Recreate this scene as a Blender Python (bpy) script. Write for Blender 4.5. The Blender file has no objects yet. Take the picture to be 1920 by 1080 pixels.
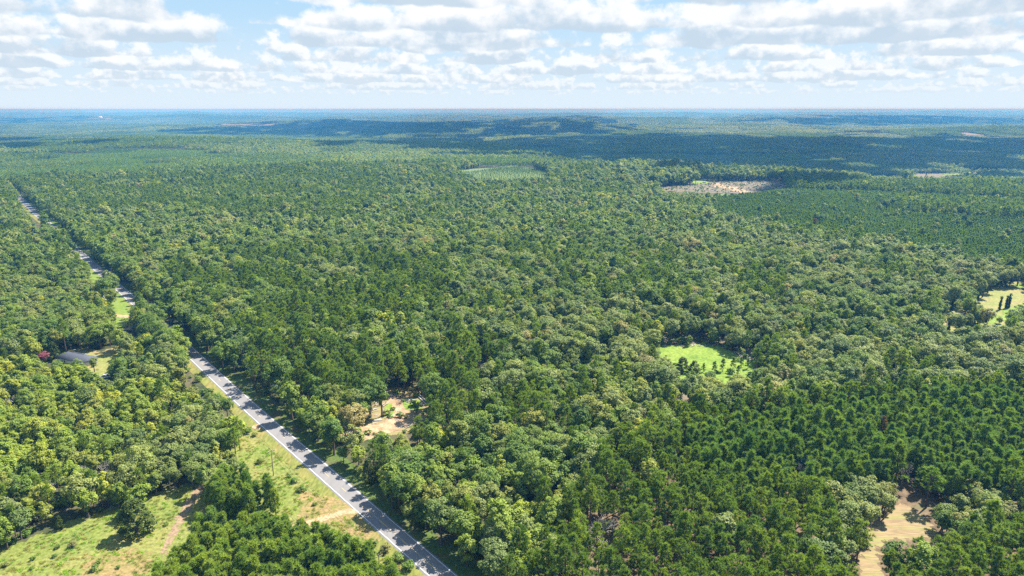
import bpy, math, random
import numpy as np
from mathutils import Vector, Matrix

# ------------------------------------------------------------------ camera, sky, sun, exposure
scene = bpy.context.scene
COL = scene.collection
rad = math.radians
CAM_H = 120.0
FPX = 1280.0                                   # focal length in photo pixels (1920 wide)
PITCH = math.atan((540 - 205) / FPX)
cam_data = bpy.data.cameras.new('camera')
cam = bpy.data.objects.new('camera', cam_data)
COL.objects.link(cam)
cam.location = (0, 0, CAM_H)
cam.rotation_euler = (math.pi / 2 - PITCH, 0, 0)
cam_data.sensor_width = 36
cam_data.lens = 24
cam_data.clip_start = 1.0
cam_data.clip_end = 120000
scene.camera = cam

SUN_EL = rad(52)
SUN_AZ = rad(50)                               # clockwise from the view direction (+Y) towards +X
SUN_DIR = Vector((math.cos(SUN_EL) * math.sin(SUN_AZ), math.cos(SUN_EL) * math.cos(SUN_AZ), math.sin(SUN_EL)))
SKY_STRENGTH = 0.1
world = bpy.data.worlds.new('World')
scene.world = world
world.use_nodes = True
world.cycles.sampling_method = 'NONE'


def build_sky():
    nt = world.node_tree
    N, L = nt.nodes, nt.links
    N.clear()

    def nn(t, **kw):
        n = N.new(t)
        for k, v in kw.items():
            setattr(n, k, v)
        return n

    def put(sock, v):
        if isinstance(v, bpy.types.NodeSocket):
            L.new(v, sock)
        else:
            sock.default_value = v

    def M(op, a, b=0.0, c=None, clamp=False):
        n = nn('ShaderNodeMath', operation=op, use_clamp=clamp)
        put(n.inputs[0], a)
        put(n.inputs[1], b)
        if c is not None:
            put(n.inputs[2], c)
        return n.outputs[0]

    def ramp(x, a, b, lo=0.0, hi=1.0):
        n = nn('ShaderNodeMapRange', interpolation_type='SMOOTHSTEP')
        put(n.inputs[0], x)
        n.inputs[1].default_value = a
        n.inputs[2].default_value = b
        n.inputs[3].default_value = lo
        n.inputs[4].default_value = hi
        return n.outputs[0]

    def mix(f, a, b):
        n = nn('ShaderNodeMix', data_type='RGBA')
        put(n.inputs[0], f)
        put(n.inputs[6], a)
        put(n.inputs[7], b)
        return n.outputs[2]

    def noise(x, y, z, scale, detail, rough=0.55):
        c = nn('ShaderNodeCombineXYZ')
        put(c.inputs[0], x)
        put(c.inputs[1], y)
        put(c.inputs[2], z)
        n = nn('ShaderNodeTexNoise', noise_dimensions='3D')
        L.new(c.outputs[0], n.inputs['Vector'])
        n.inputs['Scale'].default_value = scale
        n.inputs['Detail'].default_value = detail
        n.inputs['Roughness'].default_value = rough
        return n.outputs[0]

    def col(r, g, b):
        k = 0.38 / SKY_STRENGTH
        return (r * k, g * k, b * k, 1.0)

    tc = nn('ShaderNodeTexCoord')
    sp = nn('ShaderNodeSeparateXYZ')
    L.new(tc.outputs['Generated'], sp.inputs[0])
    x, y, z = sp.outputs
    hyp = M('SQRT', M('ADD', M('MULTIPLY', x, x), M('ADD', M('MULTIPLY', y, y), 1e-6)))
    tan_el = M('DIVIDE', z, hyp)
    az = M('ARCTAN2', x, y)
    sky = nn('ShaderNodeTexSky', sky_type='NISHITA')
    sky.sun_disc = False
    sky.sun_elevation = SUN_EL
    sky.sun_rotation = SUN_AZ
    sky.altitude = 100
    sky.air_density = 1.2
    sky.dust_density = 0.6
    sky.ozone_density = 2.0
    # the hazy pale band above the horizon
    base = mix(ramp(tan_el, 0.12, 0.55, 0.97, 0.15), sky.outputs[0], col(0.40, 0.67, 0.92))
    base = mix(ramp(tan_el, -0.01, 0.17, 0.94, 0.05), base, col(0.76, 0.87, 0.95))
    out = base
    # cumulus in rows of rising distance: flat bases at 1000 m, billowing tops, seen from far below
    layers = [(48000, 3.1, 0.52), (36000, 7.7, 0.56), (27000, 1.3, 0.57), (20500, 5.9, 0.56), (15500, 9.2, 0.57), (11800, 2.6, 0.60), (9200, 12.4, 0.58), (7000, 4.4, 0.58), (4800, 8.8, 0.45), (3000, 15.3, 0.42), (1800, 21.0, 0.38)]
    for D, seed, cov in layers:
        sc_ = 1.15 if D < 13000 else 1.5
        s = M('MULTIPLY', az, D / 1000.0)
        h = M('SUBTRACT', M('MULTIPLY', tan_el, D / 1000.0), 1.0)
        h2 = M('MULTIPLY', h, 1.2)
        n1 = noise(s, h2, seed, sc_, 7.0, 0.57)
        c = noise(M('MULTIPLY', s, 0.42), 0.0, seed + 40, 1.0, 1.0)
        falloff = M('ADD', M('MULTIPLY', M('MAXIMUM', M('MULTIPLY', h, -1.0), 0.0), 3.2), M('MULTIPLY', M('MAXIMUM', h, 0.0), 0.34))
        dens = M('SUBTRACT', M('ADD', n1, M('MULTIPLY', M('SUBTRACT', c, 1.0 - cov), 1.0)), falloff)
        alpha = ramp(dens, 0.42, 0.54)
        # sunward side of each billow is brighter: the cloud's own thickness towards the sun
        n2 = noise(M('ADD', s, 0.10), M('ADD', h2, 0.20), seed, sc_, 5.0, 0.52)
        lit = M('ADD', M('MULTIPLY', M('SUBTRACT', n1, n2), 2.6), M('MULTIPLY', h, 1.5))
        lit = ramp(M('SUBTRACT', lit, M('MULTIPLY', M('SUBTRACT', dens, 0.5), 0.55)), -0.16, 0.42)
        far = min(1.0, D / 46000.0)
        def air(c3):
            f = far ** 1.5 * 0.62
            hz = (0.80, 0.885, 0.95)
            return col(*[a * (1 - f) + b * f for a, b in zip(c3, hz)])
        cc = mix(lit, air((0.55, 0.675, 0.80)), air((1.03, 1.03, 1.03)))
        out = mix(M('MULTIPLY', alpha, 0.98 - 0.32 * far), out, cc)
    bg = nn('ShaderNodeBackground')
    L.new(out, bg.inputs[0])
    bg.inputs[1].default_value = SKY_STRENGTH
    o = nn('ShaderNodeOutputWorld')
    L.new(bg.outputs[0], o.inputs[0])


build_sky()

sun_data = bpy.data.lights.new('sun', 'SUN')
sun_data.energy = 5.0
sun_data.angle = rad(0.5)
sun_data.color = (1.0, 0.95, 0.86)
sun = bpy.data.objects.new('sun', sun_data)
COL.objects.link(sun)
sun.rotation_euler = SUN_DIR.to_track_quat('Z', 'Y').to_euler()
sun.location = (0, 0, 500)

DENOISE = False
scene.render.engine = 'CYCLES'
vs = scene.view_settings
vs.view_transform = 'Standard'
vs.look = 'None'
vs.exposure = 1.45
vs.gamma = 1.0
vs.use_curve_mapping = False
cy = scene.cycles
cy.max_bounces = 5
cy.diffuse_bounces = 3
cy.glossy_bounces = 1
cy.transmission_bounces = 3
cy.volume_bounces = 1
cy.transparent_max_bounces = 4
cy.caustics_reflective = False
cy.caustics_refractive = False
cy.sample_clamp_indirect = 4.0
cy.use_adaptive_sampling = True
cy.adaptive_threshold = 0.01
cy.use_denoising = DENOISE

# ------------------------------------------------------------------ helpers: projection, terrain, meshes
rng = np.random.default_rng(7)
cp, sp_ = math.cos(PITCH), math.sin(PITCH)


def project(X, Y, Z):
    """world -> photo pixel (1920 x 1080)"""
    X, Y, Z = np.asarray(X, float), np.asarray(Y, float), np.asarray(Z, float) - CAM_H
    depth = Y * cp - Z * sp_
    up = Y * sp_ + Z * cp
    depth = np.maximum(depth, 0.1)
    return 960 + FPX * X / depth, 540 - FPX * up / depth


def smooth(a, b, t):
    t = np.clip((t - a) / (b - a), 0, 1)
    return t * t * (3 - 2 * t)


def wave_noise(seed, lam, n=14):
    r = np.random.default_rng(seed)
    a = r.uniform(0, 2 * math.pi, n)
    k = 2 * math.pi / (lam * r.uniform(0.6, 1.9, n))
    ph = r.uniform(0, 2 * math.pi, n)
    w = 1 / np.sqrt(n / 2)
    def f(x, y):
        s = 0
        for i in range(n):
            s = s + np.sin(k[i] * (x * math.cos(a[i]) + y * math.sin(a[i])) + ph[i])
        return s * w
    return f


W1, W2, W3 = wave_noise(1, 260), wave_noise(2, 1500), wave_noise(3, 4800)
V1 = wave_noise(11, 420)
V2 = wave_noise(12, 1600)

RIDGES = [  # x, y, half length x, half width y, height
    (-900, 2150, 800, 230, 15), (-60, 1230, 520, 170, 12), (-500, 4400, 900, 330, 46), (350, 4700, 420, 330, 62), (1700, 2900, 1100, 220, 30), (-2600, 3500, 900, 260, 26),
    (-1900, 6300, 1300, 380, 50), (3400, 4500, 1200, 300, 42), (2600, 7400, 2300, 480, 56), (-4300, 9800, 2400, 500, 66), (900, 8600, 2000, 450, 50), (-300, 11500, 2500, 600, 60), (5200, 10500, 2600, 600, 64),
    (-9000, 19000, 6000, 1300, 84), (3000, 16500, 4500, 1100, 70), (16000, 24000, 8000, 1800, 98), (-20000, 26000, 8000, 1500, 84), (0, 30000, 8000, 1500, 70), (9000, 20000, 3000, 1000, 66),
]


def terrain(x, y):
    x, y = np.asarray(x, float), np.asarray(y, float)
    r = np.sqrt(x * x + y * y)
    h = 0.9 * W1(x, y) * smooth(150, 500, r)
    h = h + 10.0 * W2(x, y) * smooth(1300, 3400, r) + 8.0 * W3(x, y) * smooth(2500, 8000, r)
    for cx, cy_, lx, ly, hh in RIDGES:
        h = h + hh * np.exp(-((x - cx) / lx) ** 2 - ((y - cy_) / ly) ** 2)
    # the near plateau ends in a slope: soon on the right, farther off on the left
    side = smooth(-0.12, 0.16, x / np.maximum(r, 1.0))
    edge = 2350 * (1 - side) + 1260 * side
    return h - 40.0 * smooth(0, 1, (r - edge) / (900 * (1 - side) + 520 * side)) - 14 * smooth(14000, 26000, r)


def ground_at(u, v, z=None):
    """the point of the ground seen at a photo pixel"""
    dx, dy = (u - 960) / FPX, (540 - v) / FPX
    d = np.array([dx, cp + dy * sp_, -sp_ + dy * cp])
    if z is not None:
        t = (z - CAM_H) / min(d[2], -1e-4)
        return float(d[0] * t), float(d[1] * t), float(z)
    ts = 90 * 1.012 ** np.arange(520)
    below = CAM_H + d[2] * ts < terrain(d[0] * ts, d[1] * ts)
    k = int(np.argmax(below)) if below.any() else len(ts) - 1
    lo, hi = ts[max(k - 1, 0)], ts[k]
    for _ in range(18):
        m = (lo + hi) / 2
        if CAM_H + d[2] * m < float(terrain(d[0] * m, d[1] * m)):
            hi = m
        else:
            lo = m
    return float(d[0] * hi), float(d[1] * hi), float(terrain(d[0] * hi, d[1] * hi))


def poly_ground(pts, z=None):
    return np.array([ground_at(u, v, z)[:2] for u, v in pts])


def in_poly(px, py, poly):
    px, py = np.asarray(px), np.asarray(py)
    inside = np.zeros(px.shape, bool)
    n = len(poly)
    j = n - 1
    for i in range(n):
        xi, yi = poly[i]
        xj, yj = poly[j]
        c = (yi > py) != (yj > py)
        with np.errstate(divide='ignore', invalid='ignore'):
            xx = (xj - xi) * (py - yi) / (yj - yi + 1e-12) + xi
        inside ^= c & (px < xx)
        j = i
    return inside


def mesh(name, verts, faces, mats, mat_index=None, attrs=None, smooth_shade=False):
    """faces: list of (n,3) or (n,4) arrays, joined"""
    me = bpy.data.meshes.new(name)
    verts = np.asarray(verts, np.float32)
    faces = [np.asarray(f, np.int32) for f in faces if len(f)]
    me.vertices.add(len(verts))
    me.vertices.foreach_set('co', verts.ravel())
    loops = np.concatenate([f.ravel() for f in faces])
    sizes = np.concatenate([np.full(len(f), f.shape[1], np.int32) for f in faces])
    me.loops.add(len(loops))
    me.loops.foreach_set('vertex_index', loops)
    me.polygons.add(len(sizes))
    me.polygons.foreach_set('loop_start', np.concatenate([[0], np.cumsum(sizes)[:-1]]).astype(np.int32))
    me.polygons.foreach_set('loop_total', sizes)
    if mat_index is not None:
        me.polygons.foreach_set('material_index', np.asarray(mat_index, np.int32))
    if smooth_shade:
        me.polygons.foreach_set('use_smooth', np.ones(len(sizes), bool))
    for m in mats:
        me.materials.append(m)
    for k, a in (attrs or {}).items():
        at = me.attributes.new(k, 'FLOAT', 'FACE')
        at.data.foreach_set('value', np.asarray(a, np.float32))
    me.update(calc_edges=True)
    return me


def add(name, me, parent=None, loc=None, **props):
    o = bpy.data.objects.new(name, me)
    COL.objects.link(o)
    if parent is not None:
        o.parent = parent
    if loc is not None:
        o.location = loc
    for k, v in props.items():
        if v is not None:
            o[k] = v
    return o


def empty(name, loc, rz=0.0, label=None, category=None, group=None):
    o = bpy.data.objects.new(name, None)
    o.empty_display_size = 0.5
    COL.objects.link(o)
    o.location = loc
    o.rotation_euler = (0, 0, rz)
    if label:
        o['label'] = label
    if category:
        o['category'] = category
    if group:
        o['group'] = group
    return o


class MB:
    """collects boxes, tubes and free faces"""
    def __init__(self):
        self.v, self.q, self.t, self.n = [], [], [], 0

    def pts(self, p):
        p = np.asarray(p, float).reshape(-1, 3)
        i = self.n
        self.v.append(p)
        self.n += len(p)
        return i

    def quad(self, a, b, c, d):
        i = self.pts([a, b, c, d])
        self.q.append([i, i + 1, i + 2, i + 3])

    def tri(self, a, b, c):
        i = self.pts([a, b, c])
        self.t.append([i, i + 1, i + 2])

    def box(self, c, s, rz=0.0):
        cx, cy_, cz = c
        sx, sy, sz = [k / 2 for k in s]
        co, si = math.cos(rz), math.sin(rz)
        P = []
        for dz in (-sz, sz):
            for dx, dy in ((-sx, -sy), (sx, -sy), (sx, sy), (-sx, sy)):
                P.append((cx + dx * co - dy * si, cy_ + dx * si + dy * co, cz + dz))
        i = self.pts(P)
        for f in ((3, 2, 1, 0), (4, 5, 6, 7), (0, 1, 5, 4), (1, 2, 6, 5), (2, 3, 7, 6), (3, 0, 4, 7)):
            self.q.append([i + k for k in f])

    def tube(self, path, radii, sides=6, cap=True):
        path = np.asarray(path, float)
        rings = []
        for k in range(len(path)):
            d = path[min(k + 1, len(path) - 1)] - path[max(k - 1, 0)]
            d = d / (np.linalg.norm(d) + 1e-9)
            a = np.cross(d, (0, 0, 1) if abs(d[2]) < 0.9 else (1, 0, 0))
            a /= np.linalg.norm(a)
            b = np.cross(d, a)
            th = np.arange(sides) * 2 * math.pi / sides
            rings.append(self.pts(path[k] + radii[k] * (np.outer(np.cos(th), a) + np.outer(np.sin(th), b))))
        for k in range(len(rings) - 1):
            for s in range(sides):
                s2 = (s + 1) % sides
                self.q.append([rings[k] + s, rings[k] + s2, rings[k + 1] + s2, rings[k + 1] + s])
        if cap:
            i = self.pts(path[-1] + (path[-1] - path[-2]) * 0.05)
            for s in range(sides):
                self.t.append([rings[-1] + s, rings[-1] + (s + 1) % sides, i])

    def arrays(self):
        v = np.concatenate(self.v) if self.v else np.zeros((0, 3))
        return v, np.array(self.q, np.int32).reshape(-1, 4), np.array(self.t, np.int32).reshape(-1, 3)

    def build(self, name, mat, smooth_shade=False):
        v, q, t = self.arrays()
        return mesh(name, v, [q, t], [mat], smooth_shade=smooth_shade)


# ------------------------------------------------------------------ materials
def new_mat(name):
    m = bpy.data.materials.new(name)
    m.use_nodes = True
    m.node_tree.nodes.clear()
    return m, m.node_tree.nodes, m.node_tree.links


def ramp_node(N, stops, interp='LINEAR'):
    r = N.new('ShaderNodeValToRGB')
    r.color_ramp.interpolation = interp
    e = r.color_ramp.elements
    while len(e) < len(stops):
        e.new(0.5)
    for i, (p, c) in enumerate(stops):
        e[i].position = p
        e[i].color = (*c, 1)
    return r


LEAF_GAIN = 1.8


def leaf_mat(name, stops, translucency=0.35, rough=0.55, spec=0.35, leaf_var=0.35, warm=(1.0, 1.12, 0.5)):
    m, N, L = new_mat(name)
    oi = N.new('ShaderNodeObjectInfo')
    tr = N.new('ShaderNodeAttribute')
    tr.attribute_name = 'tree'
    ad = N.new('ShaderNodeMath')
    ad.operation = 'ADD'
    L.new(oi.outputs['Random'], ad.inputs[0])
    L.new(tr.outputs['Fac'], ad.inputs[1])
    fr = N.new('ShaderNodeMath')
    fr.operation = 'FRACT'
    L.new(ad.outputs[0], fr.inputs[0])
    r = ramp_node(N, stops)
    L.new(fr.outputs[0], r.inputs[0])
    lc = N.new('ShaderNodeVectorMath')
    lc.operation = 'SCALE'
    L.new(oi.outputs['Location'], lc.inputs[0])
    lc.inputs['Scale'].default_value = 0.011
    ln = N.new('ShaderNodeTexNoise')
    ln.inputs['Detail'].default_value = 3
    L.new(lc.outputs[0], ln.inputs['Vector'])
    lr = ramp_node(N, [(0.32, (0.74, 0.84, 0.9)), (0.5, (1, 1, 1)), (0.68, (1.20, 1.16, 1.0))])
    L.new(ln.outputs[0], lr.inputs[0])
    tone = N.new('ShaderNodeAttribute')
    tone.attribute_name = 'tone'
    mr = N.new('ShaderNodeMapRange')
    L.new(tone.outputs['Fac'], mr.inputs[0])
    mr.inputs[3].default_value = LEAF_GAIN * (1 - leaf_var)      # a leaf reflects about half of this and lets half through
    mr.inputs[4].default_value = LEAF_GAIN * (1 + leaf_var)
    mul = N.new('ShaderNodeVectorMath')
    mul.operation = 'SCALE'
    dr_ = N.new('ShaderNodeVectorMath')
    dr_.operation = 'MULTIPLY'
    L.new(r.outputs[0], dr_.inputs[0])
    L.new(lr.outputs[0], dr_.inputs[1])
    L.new(dr_.outputs[0], mul.inputs[0])
    L.new(mr.outputs[0], mul.inputs['Scale'])
    p = N.new('ShaderNodeBsdfPrincipled')
    L.new(mul.outputs[0], p.inputs['Base Color'])
    p.inputs['Roughness'].default_value = rough
    p.inputs['Specular IOR Level'].default_value = spec
    t = N.new('ShaderNodeBsdfTranslucent')
    w = N.new('ShaderNodeVectorMath')
    w.operation = 'MULTIPLY'
    L.new(mul.outputs[0], w.inputs[0])
    w.inputs[1].default_value = warm
    L.new(w.outputs[0], t.inputs[0])
    mx = N.new('ShaderNodeMixShader')
    mx.inputs[0].default_value = translucency
    L.new(p.outputs[0], mx.inputs[1])
    L.new(t.outputs[0], mx.inputs[2])
    o = N.new('ShaderNodeOutputMaterial')
    L.new(mx.outputs[0], o.inputs[0])
    return m


def rough_mat(name, stops, scale=1.0, detail=6.0, rough=0.9, coords='Object', scale2=None, stops2=None, bump=0.0, spec=0.2, stretch=None):
    """colour from one noise, optionally mixed with a second, finer one"""
    m, N, L = new_mat(name)
    tc = N.new('ShaderNodeTexCoord')
    src = tc.outputs[coords]
    if stretch:
        mp = N.new('ShaderNodeMapping')
        mp.inputs['Scale'].default_value = stretch[0]
        mp.inputs['Rotation'].default_value = (0, 0, stretch[1])
        L.new(src, mp.inputs[0])
        src = mp.outputs[0]
    n = N.new('ShaderNodeTexNoise')
    n.inputs['Scale'].default_value = scale
    n.inputs['Detail'].default_value = detail
    n.inputs['Roughness'].default_value = 0.62
    L.new(src, n.inputs['Vector'])
    r = ramp_node(N, stops)
    L.new(n.outputs[0], r.inputs[0])
    c = r.outputs[0]
    n2 = None
    if scale2:
        n2 = N.new('ShaderNodeTexNoise')
        n2.inputs['Scale'].default_value = scale2
        n2.inputs['Detail'].default_value = 5
        n2.inputs['Roughness'].default_value = 0.65
        L.new(src, n2.inputs['Vector'])
        r2 = ramp_node(N, stops2 or [(0.3, (0.6, 0.6, 0.6)), (0.7, (1.35, 1.35, 1.35))])
        L.new(n2.outputs[0], r2.inputs[0])
        mu = N.new('ShaderNodeMix')
        mu.data_type = 'RGBA'
        mu.blend_type = 'MULTIPLY'
        mu.inputs[0].default_value = 1
        L.new(c, mu.inputs[6])
        L.new(r2.outputs[0], mu.inputs[7])
        c = mu.outputs[2]
    p = N.new('ShaderNodeBsdfPrincipled')
    L.new(c, p.inputs['Base Color'])
    p.inputs['Roughness'].default_value = rough
    p.inputs['Specular IOR Level'].default_value = spec
    if bump:
        b = N.new('ShaderNodeBump')
        b.inputs['Strength'].default_value = 1.0
        b.inputs['Distance'].default_value = bump
        L.new((n2 or n).outputs[0], b.inputs['Height'])
        L.new(b.outputs[0], p.inputs['Normal'])
    o = N.new('ShaderNodeOutputMaterial')
    L.new(p.outputs[0], o.inputs[0])
    return m


MAT = {}
MAT['oak'] = leaf_mat('oak_leaves', [(0.0, (0.062, 0.100, 0.018)), (0.25, (0.095, 0.142, 0.024)), (0.5, (0.128, 0.165, 0.030)), (0.75, (0.078, 0.120, 0.022)), (1.0, (0.155, 0.160, 0.036))], 0.42, 0.6, 0.2)
MAT['sage'] = leaf_mat('sage_leaves', [(0.0, (0.088, 0.122, 0.032)), (0.35, (0.125, 0.152, 0.042)), (0.7, (0.155, 0.172, 0.050)), (0.9, (0.100, 0.130, 0.034)), (1.0, (0.195, 0.165, 0.066))], 0.40, 0.55, 0.2)
MAT['poplar'] = leaf_mat('yellow_green_leaves', [(0.0, (0.108, 0.150, 0.022)), (0.30, (0.134, 0.174, 0.024)), (0.62, (0.166, 0.198, 0.026)), (0.80, (0.155, 0.160, 0.036)), (0.90, (0.190, 0.208, 0.026)), (1.0, (0.225, 0.220, 0.026))], 0.42, 0.6, 0.2)
MAT['pine'] = leaf_mat('pine_needles', [(0.0, (0.075, 0.118, 0.019)), (0.3, (0.108, 0.154, 0.022)), (0.55, (0.138, 0.182, 0.024)), (0.8, (0.085, 0.126, 0.020)), (1.0, (0.160, 0.194, 0.028))], 0.42, 0.6, 0.2, 0.3)
MAT['young'] = leaf_mat('young_pine_needles', [(0.0, (0.082, 0.134, 0.026)), (0.5, (0.100, 0.152, 0.027)), (1.0, (0.122, 0.166, 0.029))], 0.4, 0.6, 0.2, 0.3)
MAT['bushy'] = leaf_mat('bushy_pine_needles', [(0.0, (0.100, 0.150, 0.026)), (0.5, (0.138, 0.186, 0.030)), (1.0, (0.175, 0.212, 0.034))], 0.45, 0.6, 0.2, 0.35)
MAT['cedar'] = leaf_mat('cedar_sprays', [(0.0, (0.034, 0.052, 0.010)), (0.5, (0.044, 0.062, 0.011)), (1.0, (0.058, 0.074, 0.013))], 0.3, 0.65, 0.2)
MAT['shrub'] = leaf_mat('shrub_leaves', [(0.0, (0.070, 0.120, 0.022)), (0.5, (0.105, 0.150, 0.028)), (0.85, (0.125, 0.140, 0.036)), (1.0, (0.130, 0.105, 0.050))], 0.4, 0.6, 0.2)
MAT['myrtle'] = leaf_mat('pink_blossom', [(0.0, (0.150, 0.045, 0.055)), (1.0, (0.20, 0.062, 0.075))], 0.3, 0.6, 0.2, 0.5, (1.1, 0.8, 0.8))
MAT['grass'] = leaf_mat('grass_blades', [(0.0, (0.085, 0.125, 0.022)), (0.5, (0.125, 0.150, 0.030)), (0.8, (0.175, 0.155, 0.055)), (1.0, (0.24, 0.18, 0.075))], 0.35, 0.6, 0.2)
MAT['pale_grass'] = leaf_mat('pale_grass_blades', [(0.0, (0.16, 0.18, 0.045)), (0.6, (0.20, 0.19, 0.06)), (1.0, (0.26, 0.20, 0.085))], 0.45, 0.6, 0.2)
MAT['bright_grass'] = leaf_mat('bright_grass_blades', [(0.0, (0.135, 0.235, 0.020)), (1.0, (0.175, 0.265, 0.028))], 0.35, 0.6, 0.2)
MAT['yellow_pine'] = leaf_mat('yellow_green_needles', [(0.0, (0.130, 0.185, 0.020)), (1.0, (0.150, 0.195, 0.024))], 0.42, 0.6, 0.2, 0.3)
MAT['red_pine'] = leaf_mat('dead_needles', [(0.0, (0.135, 0.078, 0.040)), (1.0, (0.165, 0.098, 0.050))], 0.25, 0.7, 0.2)
MAT['bark'] = rough_mat('grey_brown_bark', [(0.3, (0.075, 0.058, 0.045)), (0.7, (0.15, 0.12, 0.10))], 3.0, stretch=((4, 4, 0.6), 0))
MAT['pine_bark'] = rough_mat('pine_bark', [(0.3, (0.07, 0.048, 0.036)), (0.7, (0.16, 0.11, 0.085))], 3.0, stretch=((4, 4, 0.6), 0))
MAT['dead_wood'] = rough_mat('bleached_wood', [(0.3, (0.36, 0.33, 0.30)), (0.7, (0.56, 0.53, 0.49))], 2.0)
MAT['floor'] = rough_mat('forest_floor', [(0.32, (0.030, 0.042, 0.014)), (0.48, (0.060, 0.068, 0.024)), (0.6, (0.095, 0.078, 0.042)), (0.75, (0.060, 0.080, 0.022))], 0.035, 8, coords='Object', scale2=0.45)
MAT['meadow'] = rough_mat('rough_meadow', [(0.30, (0.118, 0.155, 0.028)), (0.46, (0.148, 0.178, 0.036)), (0.58, (0.195, 0.195, 0.054)), (0.70, (0.215, 0.180, 0.062)), (0.82, (0.138, 0.165, 0.034))], 0.055, 8, scale2=0.9, bump=0.25)
MAT['field'] = rough_mat('bright_green_field', [(0.3, (0.105, 0.175, 0.020)), (0.5, (0.150, 0.225, 0.026)), (0.62, (0.175, 0.235, 0.034)), (0.75, (0.125, 0.185, 0.028))], 0.08, 8, scale2=0.8, bump=0.2)
MAT['lawn'] = rough_mat('dry_lawn', [(0.3, (0.135, 0.178, 0.034)), (0.52, (0.195, 0.200, 0.056)), (0.68, (0.245, 0.185, 0.085)), (0.8, (0.17, 0.18, 0.05))], 0.06, 7, scale2=0.9)
MAT['green_lawn'] = rough_mat('mown_lawn', [(0.3, (0.105, 0.170, 0.022)), (0.5, (0.140, 0.200, 0.028)), (0.7, (0.165, 0.190, 0.040))], 0.08, 7, scale2=0.9)
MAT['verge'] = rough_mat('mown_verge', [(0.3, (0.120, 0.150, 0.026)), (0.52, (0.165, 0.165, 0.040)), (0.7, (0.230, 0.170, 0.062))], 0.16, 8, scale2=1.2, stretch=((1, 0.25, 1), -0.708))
MAT['shade_verge'] = rough_mat('lush_shade_toned_verge', [(0.3, (0.050, 0.085, 0.016)), (0.5, (0.072, 0.108, 0.020)), (0.62, (0.100, 0.085, 0.042)), (0.78, (0.060, 0.080, 0.022))], 0.16, 8, scale2=1.0, bump=0.2)  # weedy green, made darker to stand in for the roadside trees' shade
MAT['slope'] = rough_mat('planted_slope', [(0.3, (0.085, 0.135, 0.042)), (0.7, (0.120, 0.165, 0.052))], 0.05, 7, scale2=0.5)
MAT['litter'] = rough_mat('pine_litter', [(0.3, (0.085, 0.058, 0.034)), (0.55, (0.15, 0.105, 0.06)), (0.72, (0.10, 0.11, 0.035))], 0.12, 8, scale2=0.8)
MAT['bare'] = rough_mat('bare_orange_soil', [(0.34, (0.14, 0.155, 0.036)), (0.47, (0.205, 0.165, 0.058)), (0.60, (0.245, 0.170, 0.074)), (0.72, (0.17, 0.168, 0.044))], 0.22, 8, scale2=1.2)
MAT['dirt'] = rough_mat('orange_tan_dirt', [(0.3, (0.22, 0.140, 0.075)), (0.5, (0.33, 0.225, 0.130)), (0.62, (0.40, 0.285, 0.175)), (0.78, (0.25, 0.20, 0.09))], 0.30, 8, scale2=1.4)
MAT['worn'] = rough_mat('worn_path', [(0.3, (0.20, 0.135, 0.080)), (0.5, (0.26, 0.18, 0.115)), (0.62, (0.15, 0.15, 0.045)), (0.8, (0.30, 0.22, 0.15))], 0.5, 8, scale2=1.4)
MAT['track'] = rough_mat('pale_gravel_track', [(0.3, (0.29, 0.185, 0.095)), (0.7, (0.42, 0.30, 0.18))], 0.5, 8, scale2=2.0)
MAT['clearcut'] = rough_mat('clearcut_slash', [(0.3, (0.085, 0.068, 0.052)), (0.46, (0.150, 0.112, 0.084)), (0.56, (0.095, 0.105, 0.040)), (0.66, (0.185, 0.145, 0.108)), (0.78, (0.10, 0.08, 0.06))], 0.03, 9, scale2=0.18, stretch=((1, 2.4, 1), 0.1))
MAT['mown'] = rough_mat('mown_food_plot', [(0.34, (0.22, 0.150, 0.085)), (0.48, (0.245, 0.185, 0.095)), (0.60, (0.20, 0.200, 0.060)), (0.72, (0.27, 0.20, 0.11))], 0.22, 6, scale2=1.2, stretch=((0.22, 2.6, 1), 0.55))
MAT['asphalt'] = rough_mat('worn_asphalt', [(0.3, (0.165, 0.158, 0.157)), (0.5, (0.185, 0.177, 0.174)), (0.7, (0.200, 0.192, 0.188))], 0.22, 10, 0.85, scale2=1.1, stops2=[(0.28, (0.86, 0.86, 0.87)), (0.42, (1.0, 1.0, 1.0)), (0.72, (1.06, 1.06, 1.06))], stretch=((1, 0.2, 1), -0.708))
MAT['white_paint'] = rough_mat('white_road_paint', [(0.3, (0.55, 0.55, 0.52)), (0.7, (0.78, 0.78, 0.75))], 0.8)
MAT['yellow_paint'] = rough_mat('yellow_road_paint', [(0.3, (0.46, 0.33, 0.12)), (0.7, (0.62, 0.46, 0.18))], 0.8)
MAT['roof'] = rough_mat('dark_grey_shingles', [(0.3, (0.060, 0.067, 0.084)), (0.7, (0.092, 0.101, 0.122))], 1.6, scale2=6.0)
MAT['brown_roof'] = rough_mat('brown_roof', [(0.3, (0.13, 0.08, 0.06)), (0.7, (0.22, 0.15, 0.115))], 1.2)
MAT['wall'] = rough_mat('pale_siding', [(0.3, (0.50, 0.49, 0.46)), (0.7, (0.62, 0.61, 0.58))], 0.7, stretch=((0.2, 0.2, 6), 0))
MAT['trim'] = rough_mat('white_trim', [(0.3, (0.70, 0.70, 0.69)), (0.7, (0.80, 0.80, 0.79))], 1.0)
MAT['glass'] = rough_mat('dark_window_glass', [(0.3, (0.02, 0.025, 0.03)), (0.7, (0.04, 0.045, 0.05))], 1.0, rough=0.08, spec=0.6)
MAT['metal_roof'] = rough_mat('grey_metal_roof', [(0.3, (0.24, 0.24, 0.25)), (0.7, (0.34, 0.34, 0.35))], 1.0, rough=0.5)
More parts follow.
